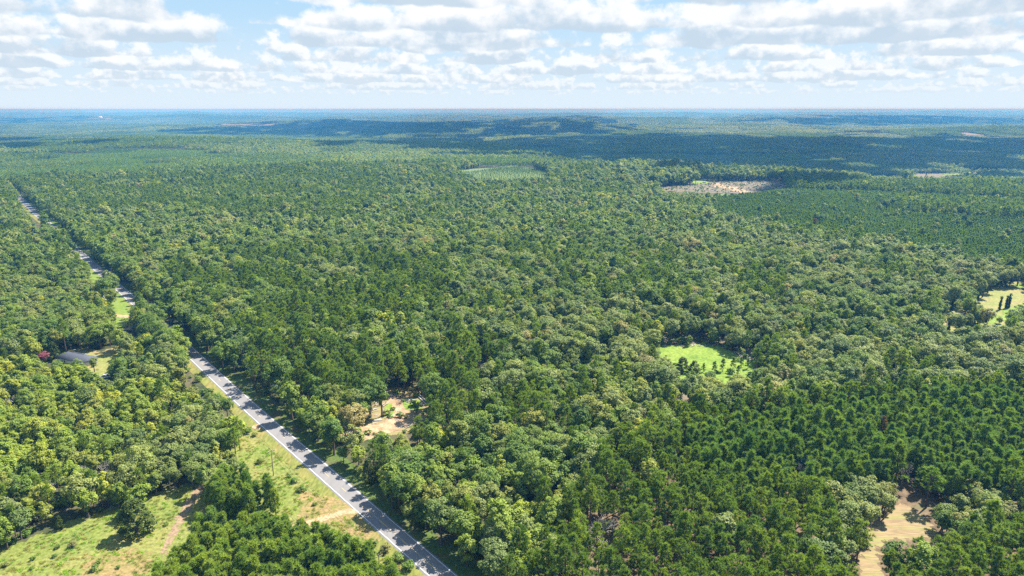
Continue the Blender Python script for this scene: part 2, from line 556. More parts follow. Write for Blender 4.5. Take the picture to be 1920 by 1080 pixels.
MAT['pole'] = rough_mat('weathered_pole', [(0.3, (0.17, 0.135, 0.105)), (0.7, (0.28, 0.235, 0.19))], 2.0, stretch=((4, 4, 0.4), 0))
MAT['steel'] = rough_mat('galvanised_steel', [(0.3, (0.34, 0.35, 0.36)), (0.7, (0.46, 0.47, 0.48))], 3.0, rough=0.45)
MAT['cable'] = rough_mat('black_cable', [(0.3, (0.03, 0.03, 0.03)), (0.7, (0.06, 0.06, 0.06))], 3.0)
MAT['car_white'] = rough_mat('white_car_paint', [(0.3, (0.74, 0.74, 0.74)), (0.7, (0.80, 0.80, 0.80))], 1.0, rough=0.25, spec=0.5)
MAT['rubber'] = rough_mat('tyre_rubber', [(0.3, (0.02, 0.02, 0.02)), (0.7, (0.035, 0.035, 0.035))], 4.0)
MAT['rock'] = rough_mat('grey_rock', [(0.3, (0.16, 0.15, 0.14)), (0.7, (0.30, 0.28, 0.26))], 1.5)

# ------------------------------------------------------------------ ground sheet to the horizon
def build_ground():
    rs = [0.0, 30.0, 60.0]
    while rs[-1] < 46000:
        r = rs[-1]
        rs.append(r + max(2.5, min(r * 0.014, 600)))
    rs = np.array(rs)
    az = np.concatenate([np.linspace(-180, -62, 20), np.linspace(-60, 60, 300), np.linspace(62, 178, 20)])
    az = np.radians(az)
    R, A = np.meshgrid(rs[1:], az, indexing='ij')
    X, Y = R * np.sin(A), R * np.cos(A)
    Z = terrain(X, Y)
    nr, na = X.shape
    v = np.stack([X.ravel(), Y.ravel(), Z.ravel()], 1)
    v = np.concatenate([v, [[0, 0, float(terrain(0, 0))]]])
    i = np.arange(nr - 1)[:, None] * na
    j = np.arange(na)[None, :]
    j2 = (j + 1) % na
    q = np.stack([i + j, i + na + j, i + na + j2, i + j2], -1).reshape(-1, 4)[:, ::-1]
    jj = np.arange(na)
    t = np.stack([np.full(na, nr * na), (jj + 1) % na, jj], 1)[:, ::-1]
    me = mesh('ground', v, [q, t], [MAT['floor']], smooth_shade=True)
    add('ground', me, kind='structure', label='forest floor stretching over low hills to the horizon')


build_ground()

# ---- the visible open places, as outlines on the ground (given where the photo shows them)
def sheet(name, outline, mat, label, lift=0.08, cell=None, rag=0.6, in_photo=True, kind='structure', seed=0):
    P = poly_ground(outline) if in_photo else np.array(outline, float)
    c = P.mean(0)
    d = float(np.hypot(*c))
    cell = cell or max(0.5, d * 0.0026)
    wob = wave_noise(200 + seed, 6 * cell)
    lo, hi = P.min(0) - 2 * cell, P.max(0) + 2 * cell
    xs = np.arange(lo[0], hi[0], cell)
    ys = np.arange(lo[1], hi[1], cell)
    X, Y = np.meshgrid(xs, ys, indexing='ij')
    cx, cy_ = X[:-1, :-1] + cell / 2, Y[:-1, :-1] + cell / 2
    inside = in_poly(cx + rag * cell * 1.6 * wob(cx, cy_), cy_ + rag * cell * 1.6 * wob(cy_ + 31, cx), P)
    idx = np.arange(X.size).reshape(X.shape)
    q = np.stack([idx[:-1, :-1], idx[1:, :-1], idx[1:, 1:], idx[:-1, 1:]], -1)[inside]
    used, inv = np.unique(q, return_inverse=True)
    x, y = X.ravel()[used], Y.ravel()[used]
    edge = cell * 0.35
    x = x + edge * np.sin(x * 12.9 + y * 78.2) * 0.9
    y = y + edge * np.sin(x * 39.3 + y * 11.1) * 0.9
    v = np.stack([x, y, terrain(x, y) + lift], 1)
    me = mesh(name, v, [inv.reshape(-1, 4)], [MAT[mat]], smooth_shade=True)
    add(name, me, kind=kind, label=label)
    return P


# road centre line (world), straight with a slight bend far off
ROAD = np.array([(37.0, 91.0), (-18.3, 155.9), (-98.1, 249.2), (-158.4, 320.8), (-256.6, 439.7), (-340.7, 537.0), (-386.5, 592.8), (-478.7, 709.3), (-561.8, 802.1), (-706.0, 976.6), (-835.0, 1130.0)])


def along(poly, step):
    seg = np.linalg.norm(np.diff(poly, axis=0), axis=1)
    s = np.concatenate([[0], np.cumsum(seg)])
    t = np.arange(0, s[-1], step)
    return np.stack([np.interp(t, s, poly[:, 0]), np.interp(t, s, poly[:, 1])], 1), t


def road_dist(x, y):
    best = np.full(np.shape(x), 1e9)
    side = np.zeros(np.shape(x))
    for a, b in zip(ROAD[:-1], ROAD[1:]):
        d = b - a
        L = np.hypot(*d)
        d = d / L
        tx, ty = x - a[0], y - a[1]
        t = np.clip(tx * d[0] + ty * d[1], 0, L)
        dx, dy = tx - t * d[0], ty - t * d[1]
        dist = np.hypot(dx, dy)
        sd = tx * d[1] - ty * d[0]
        m = dist < best
        best = np.where(m, dist, best)
        side = np.where(m, np.sign(sd), side)
    return best * side            # positive: to the right of the road


def ribbon(path, off0, off1, lift):
    d = np.gradient(path, axis=0)
    d /= np.linalg.norm(d, axis=1)[:, None]
    n = np.stack([d[:, 1], -d[:, 0]], 1)
    a, b = path + n * off0, path + n * off1
    v = np.concatenate([np.column_stack([a, terrain(a[:, 0], a[:, 1]) + lift]), np.column_stack([b, terrain(b[:, 0], b[:, 1]) + lift])])
    k = len(path)
    i = np.arange(k - 1)
    q = np.stack([i, i + k, i + k + 1, i + 1], 1)
    return v, q


pth, tt = along(ROAD, 4.0)
for _ in range(6):
    pth[1:-1] = 0.5 * pth[1:-1] + 0.25 * (pth[:-2] + pth[2:])
RW = 2.95
vr, qr = ribbon(pth, -RW, RW, 0.16)
# road body with shallow shoulders so that it has thickness
vs0, qs0 = ribbon(pth, -RW - 0.5, -RW, 0.02)
half = len(pth)
vs0[half:, 2] += 0.14
vs1, qs1 = ribbon(pth, RW, RW + 0.5, 0.02)
vs1[:half, 2] += 0.14
road = add('road', mesh('road', np.concatenate([vr, vs0, vs1]), [qr, qs0 + len(vr), qs1 + len(vr) + len(vs0)], [MAT['asphalt']], smooth_shade=True), kind='structure', label='narrow two-lane asphalt road running straight through the woods')
for s in (-1, 1):
    v, q = ribbon(pth, s * (RW - 0.22) - 0.075, s * (RW - 0.22) + 0.075, 0.168)
    add('edge_line', mesh('edge_line', v, [q], [MAT['white_paint']]), road)
for k in range(0, 70):
    s0 = 30 + 12.2 * k
    m = (tt > s0) & (tt < s0 + 8)
    t = np.linspace(s0, s0 + 3.05, 3)
    pp = np.stack([np.interp(t, tt, pth[:, 0]), np.interp(t, tt, pth[:, 1])], 1)
    v, q = ribbon(pp, -0.14, -0.02, 0.168)
    add('centre_dash', mesh('centre_dash', v, [q], [MAT['yellow_paint']]), road)
t = np.linspace(20, 128, 28)
pp = np.stack([np.interp(t, tt, pth[:, 0]), np.interp(t, tt, pth[:, 1])], 1)
v, q = ribbon(pp, 0.06, 0.18, 0.168)
add('centre_line', mesh('centre_line', v, [q], [MAT['yellow_paint']]), road)

# verges follow the road; the left one mown, the right one lush, tree shade darkened into its green
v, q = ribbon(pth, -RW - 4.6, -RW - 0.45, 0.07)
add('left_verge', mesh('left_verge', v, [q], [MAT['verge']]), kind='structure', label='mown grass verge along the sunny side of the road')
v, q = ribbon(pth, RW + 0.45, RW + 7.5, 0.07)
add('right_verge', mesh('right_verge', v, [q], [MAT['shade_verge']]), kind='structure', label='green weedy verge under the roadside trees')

sheet('meadow', [(-260, 1130), (-60, 1045), (60, 1010), (180, 962), (235, 940), (300, 922), (372, 905), (425, 880), (440, 800), (452, 772), (470, 782), (600, 905), (700, 1000), (790, 1100), (980, 1330), (200, 1500), (-300, 1300)], 'meadow', 'rough grassy meadow between the woods and the road', 0.05, cell=0.8, seed=1)
sheet('meadow_track', [(380, 905), (390, 910), (362, 945), (342, 982), (326, 1012), (306, 1044), (300, 1040), (316, 1004), (334, 964), (356, 930)], 'worn', 'worn bare track across the rough meadow', 0.10, cell=0.45, seed=2)
sheet('dirt_track', [(540, 987), (560, 981), (606, 969), (640, 957), (662, 953), (676, 962), (646, 965), (616, 975), (560, 992), (520, 1014), (478, 1046), (470, 1042)], 'track', 'pale sandy track joining the road from the meadow', 0.13, cell=0.22, seed=3)
sheet('bare_bank', [(560, 912), (598, 930), (640, 938), (668, 952), (690, 985), (712, 1012), (700, 1018), (652, 1000), (628, 985), (590, 988), (550, 996), (560, 960)], 'bare', 'bare orange soil and dry grass beside the track mouth', 0.10, cell=0.5, seed=4)
sheet('gravel_pulloff', [(480, 795), (488, 800), (484, 806), (470, 803)], 'track', 'small gravel patch at the road edge', 0.13, cell=0.4, seed=5)
sheet('woodland_track', [(742, 738), (752, 744), (765, 775), (766, 800), (740, 808), (700, 822), (668, 834), (640, 828), (655, 802), (690, 796), (715, 796), (730, 780), (726, 762), (728, 745)], 'dirt', 'sandy clearing track inside the woods', 0.10, cell=0.5, seed=6)
sheet('clearing_ground', [(700, 728), (800, 725), (828, 755), (815, 775), (780, 800), (760, 815), (700, 815), (640, 835), (640, 805), (640, 780), (690, 760)], 'mown', 'dry bare ground around the sandy track', 0.06, cell=0.6, seed=7)
sheet('clearing_grass', [(756, 748), (778, 745), (792, 762), (784, 770), (762, 768), (754, 758)], 'field', 'green grass patch beside the sandy track', 0.13, cell=0.5, seed=8)
sheet('grass_strip', [(724, 758), (736, 756), (738, 780), (726, 786), (720, 776)], 'field', 'narrow green strip along the sandy track', 0.14, cell=0.5, seed=9)
FIELD = sheet('field', [(1205, 655), (1225, 650), (1290, 648), (1318, 644), (1352, 650), (1364, 656), (1386, 668), (1412, 676), (1420, 700), (1400, 740), (1300, 742), (1225, 720), (1198, 690)], 'field', 'round bright green field ringed by oak woods', 0.10, seed=10)
sheet('field_edge', [(1210, 640), (1290, 634), (1400, 636), (1450, 655), (1462, 700), (1440, 750), (1290, 756), (1200, 740), (1180, 690)], 'clearcut', 'bare leaf litter and brush along the green field', 0.05, seed=11)
sheet('right_field', [(1770, 560), (1840, 538), (1930, 520), (2100, 515), (2100, 640), (1930, 628), (1850, 640), (1790, 650), (1745, 640), (1748, 590)], 'lawn', 'tan mown field behind the vine-covered trees', 0.06, seed=12)
sheet('field_stripe', [(1842, 598), (1872, 588), (1908, 572), (1935, 560), (2050, 540), (2050, 590), (1935, 600), (1880, 602), (1850, 606)], 'field', 'bright green strip across the tan field', 0.14, seed=13)
sheet('far_field_stripe', [(1900, 534), (1930, 529), (2060, 524), (2060, 533), (1905, 540)], 'field', 'light green strip at the far edge of the tan field', 0.14, seed=14)
sheet('open_wood_floor', [(1740, 640), (1860, 625), (1900, 650), (1880, 690), (1760, 680)], 'meadow', 'weedy open ground under scattered trees', 0.05, seed=15)
PLOT = sheet('food_plot', [(1672, 952), (1690, 944), (1712, 955), (1745, 985), (1760, 1000), (1735, 1012), (1700, 1014), (1668, 1010), (1645, 1030), (1655, 1090), (1610, 1100), (1612, 1040), (1622, 1005), (1640, 985)], 'mown', 'mown sandy clearing among the tall pines', 0.08, cell=0.5, seed=16)
sheet('food_plot_edge', [(1676, 880), (1720, 880), (1730, 930), (1770, 1000), (1740, 1030), (1690, 1035), (1660, 1110), (1590, 1110), (1600, 1020), (1660, 960), (1680, 925)], 'litter', 'weedy litter around the mown sandy clearing', 0.05, cell=0.7, seed=17)
sheet('pine_litter', [(1120, 900), (1300, 870), (1500, 930), (1640, 920), (1800, 900), (2000, 880), (2100, 1400), (1050, 1400), (1040, 1000)], 'litter', 'tan needle litter under the lower pines', 0.04, cell=1.2, seed=29)
sheet('dry_patch', [(150, 1062), (190, 1040), (240, 1032), (288, 1040), (280, 1075), (220, 1110), (150, 1100)], 'bare', 'orange dry grass patch in the meadow', 0.09, cell=0.6, rag=1.6, seed=30)
sheet('green_slope', [(845, 322), (960, 309), (1035, 319), (1030, 338), (960, 342), (890, 338)], 'slope', 'light green slope planted with small pines', 0.3, seed=31)
sheet('plantation_floor', [(1300, 374), (1365, 364), (1480, 350), (1700, 356), (2200, 374), (2200, 515), (1930, 498), (1760, 468), (1560, 433), (1400, 410)], 'slope', 'grassy ground between the rows of young pines', 0.12, cell=4.0, seed=32)
sheet('house_lawn', [(172, 668), (222, 648), (240, 645), (236, 662), (222, 685), (205, 708), (185, 712), (178, 695)], 'lawn', 'dry pale lawn beside the house', 0.10, cell=0.8, seed=18)
sheet('house_yard', [(100, 690), (118, 650), (170, 648), (185, 665), (190, 715), (120, 715)], 'lawn', 'yard around the dark-roofed house', 0.06, cell=0.9, seed=19)
sheet('roadside_lawn', [(196, 545), (226, 545), (240, 568), (246, 590), (244, 615), (214, 612), (210, 585), (214, 572), (196, 562)], 'green_lawn', 'mown bright lawn beside the road', 0.10, seed=20)
sheet('driveway', [(215, 590), (245, 592), (246, 597), (214, 595)], 'track', 'pale gravel driveway crossing the lawn', 0.15, cell=0.5, seed=21)
sheet('far_lawn', [(170, 508), (186, 512), (186, 532), (172, 530)], 'green_lawn', 'small bright lawn at the road bend', 0.1, seed=22)
sheet('far_driveway', [(88, 415), (112, 414), (114, 428), (92, 428)], 'green_lawn', 'bright grass around a driveway far up the road', 0.1, seed=23)
sheet('clearcut', [(1222, 348), (1290, 344), (1330, 336), (1400, 334), (1490, 334), (1486, 350), (1450, 360), (1420, 363), (1330, 362), (1240, 358)], 'clearcut', 'brown logged clearing scattered with slash', 0.25, seed=24)
sheet('clearcut_track', [(1335, 345), (1348, 344), (1380, 352), (1410, 361), (1390, 362), (1362, 355), (1340, 350)], 'dirt', 'orange bare dirt across the logged clearing', 0.45, seed=25)
sheet('clearcut_grass', [(1298, 339), (1320, 338), (1334, 344), (1300, 345)], 'field', 'green patch at the edge of the logged clearing', 0.45, seed=26)
sheet('right_clearcut', [(1600, 331), (1660, 329), (1740, 328), (1770, 322), (1830, 322), (1826, 333), (1740, 336), (1660, 338), (1610, 337)], 'clearcut', 'pale logged strip far off beyond the pine plantation', 1.4, seed=27)
sheet('right_clearcut_grass', [(1768, 324), (1820, 322), (1818, 331), (1770, 332)], 'green_lawn', 'light green grass on the far logged strip', 1.7, seed=28)

# ------------------------------------------------------------------ tree shapes
def unit(a):
    return a / (np.linalg.norm(a, axis=-1, keepdims=True) + 1e-9)


def leaf_quads(r, pos, nrm, size, aspect=1.0):
    n = len(pos)
    t = unit(np.cross(nrm, r.normal(size=(n, 3))))
    b = np.cross(nrm, t)
    s = size * r.uniform(0.65, 1.35, (n, 1))
    a, c = t * s * 0.5, b * s * 0.5 * aspect
    v = np.stack([pos - a * 0.9 - c * 0.35, pos + a * 0.35 - c * 0.9, pos + a * 0.9 + c * 0.35, pos - a * 0.35 + c * 0.9], 1).reshape(-1, 3)
    q = np.arange(4 * n).reshape(n, 4)
    return v, q


def broad_crown(r, H, R, base, clumps, leaves, size, rc=0.30, flat=1.0):
    """leaves on many small domes that sit on an uneven crown: returns verts, quads, tones"""
    zc = (base + H) / 2
    hz = (H - base) / 2
    d = unit(r.normal(size=(clumps, 3)) + (0, 0, 0.35))
    lob = wave_noise(int(r.integers(1 << 30)), 1.6, 6)
    rr = (0.80 + 0.17 * lob(d[:, 0] * 1.3 + d[:, 2], d[:, 1] * 1.3 - d[:, 2])) * r.uniform(0.72, 1.05, clumps)
    inner = r.random(clumps) < 0.15
    rr = np.where(inner, rr * 0.5, rr)
    c = d * rr[:, None] * (R, R, hz) * 0.86 + (0, 0, zc)
    crad = R * rc * r.uniform(0.6, 1.35, clumps)
    tone_c = r.uniform(-0.3, 0.3, clumps)
    k = np.repeat(np.arange(clumps), leaves)
    n = len(k)
    dl = unit(r.normal(size=(n, 3)) + d[k] * 0.7 + (0, 0, 0.55))
    pos = c[k] + dl * crad[k][:, None] * (1, 1, 0.8 * flat) * r.uniform(0.55, 1.08, (n, 1))
    nrm = unit(dl * 0.42 + d[k] * 0.35 + (0, 0, 0.5) + r.normal(size=(n, 3)) * 0.38)
    v, q = leaf_quads(r, pos, nrm, size)
    tone = np.clip(0.5 + tone_c[k] * 0.6 + r.normal(size=n) * 0.22, 0, 1)
    return v, q, tone


def pine_crown(r, H, R, base, tufts, blades, blen, bw, conical=0.0, shape=0.5):
    """needle tufts at the ends of whorled branches: verts, tris, tones, tuft centres"""
    nb = max(6, tufts // 5)
    pointy = float(shape)
    u = (np.arange(nb) + r.uniform(0.1, 0.9, nb)) / nb
    th = np.arange(nb) * 2.39996 + r.uniform(-0.5, 0.5, nb)
    if conical > 0.5:
        prof = (1 - u) ** 0.8 * 0.95 + 0.05
    else:
        prof = np.clip(1 - u ** (2.4 - 1.2 * pointy), 0.02, 1) ** (0.5 + 0.3 * pointy) * (0.6 + 0.4 * np.minimum(u / 0.35, 1)) + 0.04
    ln_b = R * prof * r.uniform(0.62, 1.08, nb)
    e = np.stack([ln_b * np.cos(th), ln_b * np.sin(th), base + (H - base) * (0.06 + 0.9 * u) + 0.12 * ln_b], 1)
    kb = r.integers(0, nb, tufts)
    along_ = 1 - 0.55 * r.random(tufts) ** 2
    axis = np.stack([0 * u, 0 * u, e[:, 2] - 0.3 * ln_b], 1)
    c = axis[kb] + (e[kb] - axis[kb]) * along_[:, None] + r.normal(size=(tufts, 3)) * (0.13 * R, 0.13 * R, 0.10 * R)
    th = np.arctan2(c[:, 1], c[:, 0])
    tone_c = r.uniform(-0.3, 0.3, tufts)
    k = np.repeat(np.arange(tufts), blades)
    n = len(k)
    out = np.stack([np.cos(th), np.sin(th), np.full(tufts, 0.75)], 1)
    d = unit(r.normal(size=(n, 3)) * 0.70 + out[k] * 0.55 + (0, 0, 0.35 * pointy))
    ln = blen * r.uniform(0.6, 1.25, (n, 1))
    side = unit(np.cross(d, r.normal(size=(n, 3)))) * bw * 0.5
    p0 = c[k] + d * ln * 0.05
    v = np.stack([p0 - side, p0 + side, p0 + d * ln + side * 0.3], 1).reshape(-1, 3)
    t = np.arange(3 * n).reshape(n, 3)
    tone = np.clip(0.5 + tone_c[k] * 0.6 + r.normal(size=n) * 0.2, 0, 1)
    return v, t, tone, c


def trunk_broad(r, H, R, base, limbs=9, sides=7):
    mb = MB()
    lean = r.normal(size=2) * 0.3
    top = np.array([lean[0], lean[1], H * 0.72])
    rad0 = 0.022 * H
    pathz = np.linspace(0, 1, 6)
    path = np.stack([lean[0] * pathz ** 2 + 0.12 * np.sin(pathz * 5), lean[1] * pathz ** 2 + 0.12 * np.cos(pathz * 4) - 0.12, H * 0.72 * pathz], 1)
    mb.tube(path, rad0 * np.array([1.35, 1.0, 0.85, 0.65, 0.45, 0.25]), sides)
    for i in range(limbs):
        f = r.uniform(0.35, 0.95)
        p0 = np.array([np.interp(f, pathz, path[:, k]) for k in range(3)])
        th = i * 2.4 + r.uniform(-0.3, 0.3)
        L = R * r.uniform(0.6, 0.95)
        p1 = p0 + np.array([math.cos(th) * L * 0.5, math.sin(th) * L * 0.5, L * 0.35])
        p2 = p0 + np.array([math.cos(th + 0.2) * L, math.sin(th + 0.2) * L, L * 0.8])
        mb.tube([p0, p1, p2], rad0 * np.array([0.42, 0.28, 0.1]), 5)
    return mb


def trunk_pine(r, H, R, base, centres, limbs=16, sides=6):
    mb = MB()
    rad0 = 0.0125 * H + 0.03
    s = np.linspace(0, 1, 5)
    bx, by = r.normal(size=2) * 0.15
    path = np.stack([bx * s * s, by * s * s, H * 0.96 * s], 1)
    mb.tube(path, rad0 * np.array([1.15, 0.95, 0.75, 0.5, 0.12]), sides)
    for c in centres[:: max(1, len(centres) // limbs)][:limbs]:
        z0 = max(base * 0.9, c[2] - np.hypot(c[0], c[1]) * 0.35)
        f = min(z0 / (H * 0.96), 1)
        p0 = np.array([bx * f * f, by * f * f, z0])
        mb.tube([p0, (p0 + c) / 2 + (0, 0, -0.1), c], rad0 * np.array([0.3, 0.2, 0.08]), 4, cap=False)
    return mb


def dead_skeleton(r, H, R):
    mb = MB()
    def grow(p, d, L, rad0, depth):
        q = p + d * L
        m = (p + q) / 2 + r.normal(size=3) * L * 0.06
        mb.tube([p, m, q], [rad0, rad0 * 0.78, rad0 * 0.5], 5 if depth < 2 else 3, cap=False)
        if depth >= 5:
            return
        for _ in range(4 if depth < 4 else 3):
            nd = unit(d + r.normal(size=3) * 0.55 + np.array([0, 0, 0.18]))
            grow(p + (q - p) * r.uniform(0.6, 1.0), nd, L * r.uniform(0.55, 0.85), rad0 * 0.56, depth + 1)
    grow(np.zeros(3), np.array([0, 0, 1.0]), H * 0.30, 0.017 * H, 0)
    return mb


# a kind of tree: (height, radius, crown base) of its model; instances scale it
KINDS = {}


def make_kind(kind, n_var, seed):
    r = np.random.default_rng(seed)
    out = []
    for i in range(n_var):
        lods = []
        if kind in ('oak', 'poplar', 'sage'):
            H = {'oak': 14, 'sage': 14, 'poplar': 13}[kind] * r.uniform(0.94, 1.06)
            R = {'oak': 5.0, 'sage': 5.0, 'poplar': 4.2}[kind] * r.uniform(0.9, 1.12)
            H, R = H * (0.88, 1.0, 1.12)[i % 3], R * (1.1, 0.95, 0.84)[(i + i // 3) % 3]
            base = H * {'oak': 0.26, 'sage': 0.30, 'poplar': 0.13}[kind]
            tr = trunk_broad(r, H, R, base)
            for clumps, leaves, size in ((64, 56, 0.50), (42, 22, 0.95), (20, 6, 1.55)):
                v, q, tone = broad_crown(r, H, R, base, clumps, leaves, size, 0.27 if clumps > 50 else 0.3 if clumps > 20 else 0.36)
                lods.append((v, q, tone))
            bark = 'bark'
        elif kind in ('pine', 'young', 'bushy'):
            H = {'pine': 16, 'young': 9.5, 'bushy': 10.5}[kind] * r.uniform(0.94, 1.06)
            R = {'pine': 2.75, 'young': 2.1, 'bushy': 1.95}[kind] * r.uniform(0.9, 1.1)
            base = H * {'pine': 0.36 + 0.05 * (i % 4), 'young': 0.12, 'bushy': 0.06}[kind]
            con = 1.0 if kind == 'young' else 0.0
            T = {'pine': 110, 'young': 85, 'bushy': 130}[kind]
            for k, (tf, bl, ln, bw) in enumerate(((T, 40, 0.72, 0.15), (T // 2, 18, 1.0, 0.40), (18, 6, 1.6, 0.95))):
                v, t, tone, c = pine_crown(r, H, R, base, tf, bl, ln, bw, con, (i % 4) / 3 if kind == 'pine' else 0.9)
                if k == 0:
                    tr = trunk_pine(r, H, R, base, c)
                lods.append((v, t, tone))
            bark = 'pine_bark'
        elif kind == 'cedar':
            H, R = 9.5 * r.uniform(0.95, 1.05), 2.9 * r.uniform(0.9, 1.1)
            base = 0.3
            tr = trunk_broad(r, H, R * 0.6, base, 6)
            for clumps, leaves, size in ((110, 36, 0.42), (60, 16, 0.8), (16, 5, 1.8)):
                d = unit(r.normal(size=(clumps, 3)))
                u = r.random(clumps) ** 1.15
                th = r.uniform(0, 6.28, clumps)
                rr = R * np.sqrt(np.clip(1 - u, 0.02, 1)) * np.minimum(1, 0.7 + u * 1.2) * r.uniform(0.6, 1.05, clumps)
                c = np.stack([rr * np.cos(th), rr * np.sin(th), base + 0.4 + (H - base - 0.6) * u], 1)
                k = np.repeat(np.arange(clumps), leaves)
                o = unit(np.stack([np.cos(th), np.sin(th), np.full(clumps, 0.9)], 1))
                dl = unit(r.normal(size=(len(k), 3)) * 0.8 + o[k] * 0.8)
                pos = c[k] + dl * R * (0.2 if clumps > 20 else 0.34) * r.uniform(0.4, 1.1, (len(k), 1)) * (1, 1, 1.25)
                v, q = leaf_quads(r, pos, unit(dl + r.normal(size=(len(k), 3)) * 0.5), size, 0.6)
                lods.append((v, q, np.clip(0.5 + r.normal(size=len(k)) * 0.25, 0, 1)))
            bark = 'bark'
        elif kind == 'shrub':
            H, R = 2.2 * r.uniform(0.9, 1.1), 1.7
            base = 0.1
            tr = trunk_broad(r, H, R * 0.5, base, 4, 5)
            for clumps, leaves, size in ((26, 30, 0.30), (14, 16, 0.55), (6, 5, 1.1)):
                lods.append(broad_crown(r, H, R, base, clumps, leaves, size, 0.34))
            bark = 'bark'
        out.append(dict(H=H, R=R, base=base, trunk=tr, lods=lods, bark=bark))
    return out


LEAF = {'oak': 'oak', 'sage': 'sage', 'poplar': 'poplar', 'pine': 'pine', 'young': 'young', 'bushy': 'bushy', 'cedar': 'cedar', 'shrub': 'shrub'}
NVAR = {'oak': 6, 'sage': 6, 'poplar': 6, 'pine': 8, 'young': 5, 'bushy': 4, 'cedar': 3, 'shrub': 4}
for i, k in enumerate(NVAR):
    KINDS[k] = make_kind(k, NVAR[k], 100 + i)


def faces_of(f):
    return [f] if f.shape[1] in (3, 4) else []


for k, vs_ in KINDS.items():
    for d in vs_:
        v, f, tone = d['lods'][0]
        d['crown_mesh'] = mesh('crown', v, [f], [MAT[LEAF[k]]], attrs={'tone': tone})
        tv, tq, tt_ = d['trunk'].arrays()
        d['trunk_mesh'] = mesh('trunk', tv, [tq, tt_], [MAT[d['bark']]], smooth_shade=True)

# joined shapes for the massed trees (trunk and crown in one mesh)
HIDDEN = bpy.data.collections.new('tree_shapes')


def joined(name, d, k, lod):
    v, f, tone = d['lods'][lod]
    tv, tq, tt_ = d['trunk'].arrays()
    if lod == 1:                                # only the stem
        tq, tt_ = tq[:5 * 7], tt_[:0]
    n = len(v)
    fs, mi, tn = [f], [0] * len(f), list(tone)
    for a in (tq, tt_):
        if len(a):
            fs.append(a + n)
            mi += [1] * len(a)
            tn += [0.5] * len(a)
    me = mesh(name, np.concatenate([v, tv]), fs, [MAT[LEAF[k]], MAT[d['bark']]], mi, {'tone': tn})
    return bpy.data.objects.new(name, me)


def instancer(name, objs, pts, idx, rot, scl, label, kind='stuff'):
    """one object of kind stuff: copies of OBJS at PTS"""
    col = bpy.data.collections.new(name + '_shapes')
    for i, o in enumerate(objs):
        o.name = '%s_shape_%02d' % (name, i)
        col.objects.link(o)
    order = sorted(range(len(objs)), key=lambda i: objs[i].name)
    me = bpy.data.meshes.new(name)
    me.vertices.add(len(pts))
    me.vertices.foreach_set('co', np.asarray(pts, np.float32).ravel())
    a = me.attributes.new('idx', 'INT', 'POINT')
    a.data.foreach_set('value', np.asarray(idx, np.int32))
    for nm, val in (('rot', rot), ('scl', scl)):
        a = me.attributes.new(nm, 'FLOAT_VECTOR', 'POINT')
        a.data.foreach_set('vector', np.asarray(val, np.float32).ravel())
    o = add(name, me, kind=kind, label=label)
    ng = bpy.data.node_groups.new(name, 'GeometryNodeTree')
    ng.interface.new_socket('Geometry', in_out='INPUT', socket_type='NodeSocketGeometry')
    ng.interface.new_socket('Geometry', in_out='OUTPUT', socket_type='NodeSocketGeometry')
    N, L = ng.nodes, ng.links
    gi, go = N.new('NodeGroupInput'), N.new('NodeGroupOutput')
    ci = N.new('GeometryNodeCollectionInfo')
    ci.inputs['Collection'].default_value = col
    ci.inputs['Separate Children'].default_value = True
    ci.inputs['Reset Children'].default_value = True
    iop = N.new('GeometryNodeInstanceOnPoints')
    iop.inputs['Pick Instance'].default_value = True

    def attr(nm, dt):
        n = N.new('GeometryNodeInputNamedAttribute')
        n.data_type = dt
        n.inputs['Name'].default_value = nm
        return n.outputs['Attribute']
    L.new(gi.outputs[0], iop.inputs['Points'])
    L.new(ci.outputs[0], iop.inputs['Instance'])
    L.new(attr('idx', 'INT'), iop.inputs['Instance Index'])
    e2r = N.new('FunctionNodeEulerToRotation')
    L.new(attr('rot', 'FLOAT_VECTOR'), e2r.inputs[0])
    L.new(e2r.outputs[0], iop.inputs['Rotation'])
    L.new(attr('scl', 'FLOAT_VECTOR'), iop.inputs['Scale'])
    L.new(iop.outputs[0], go.inputs[0])
    md = o.modifiers.new('scatter', 'NODES')
    md.node_group = ng
    return o


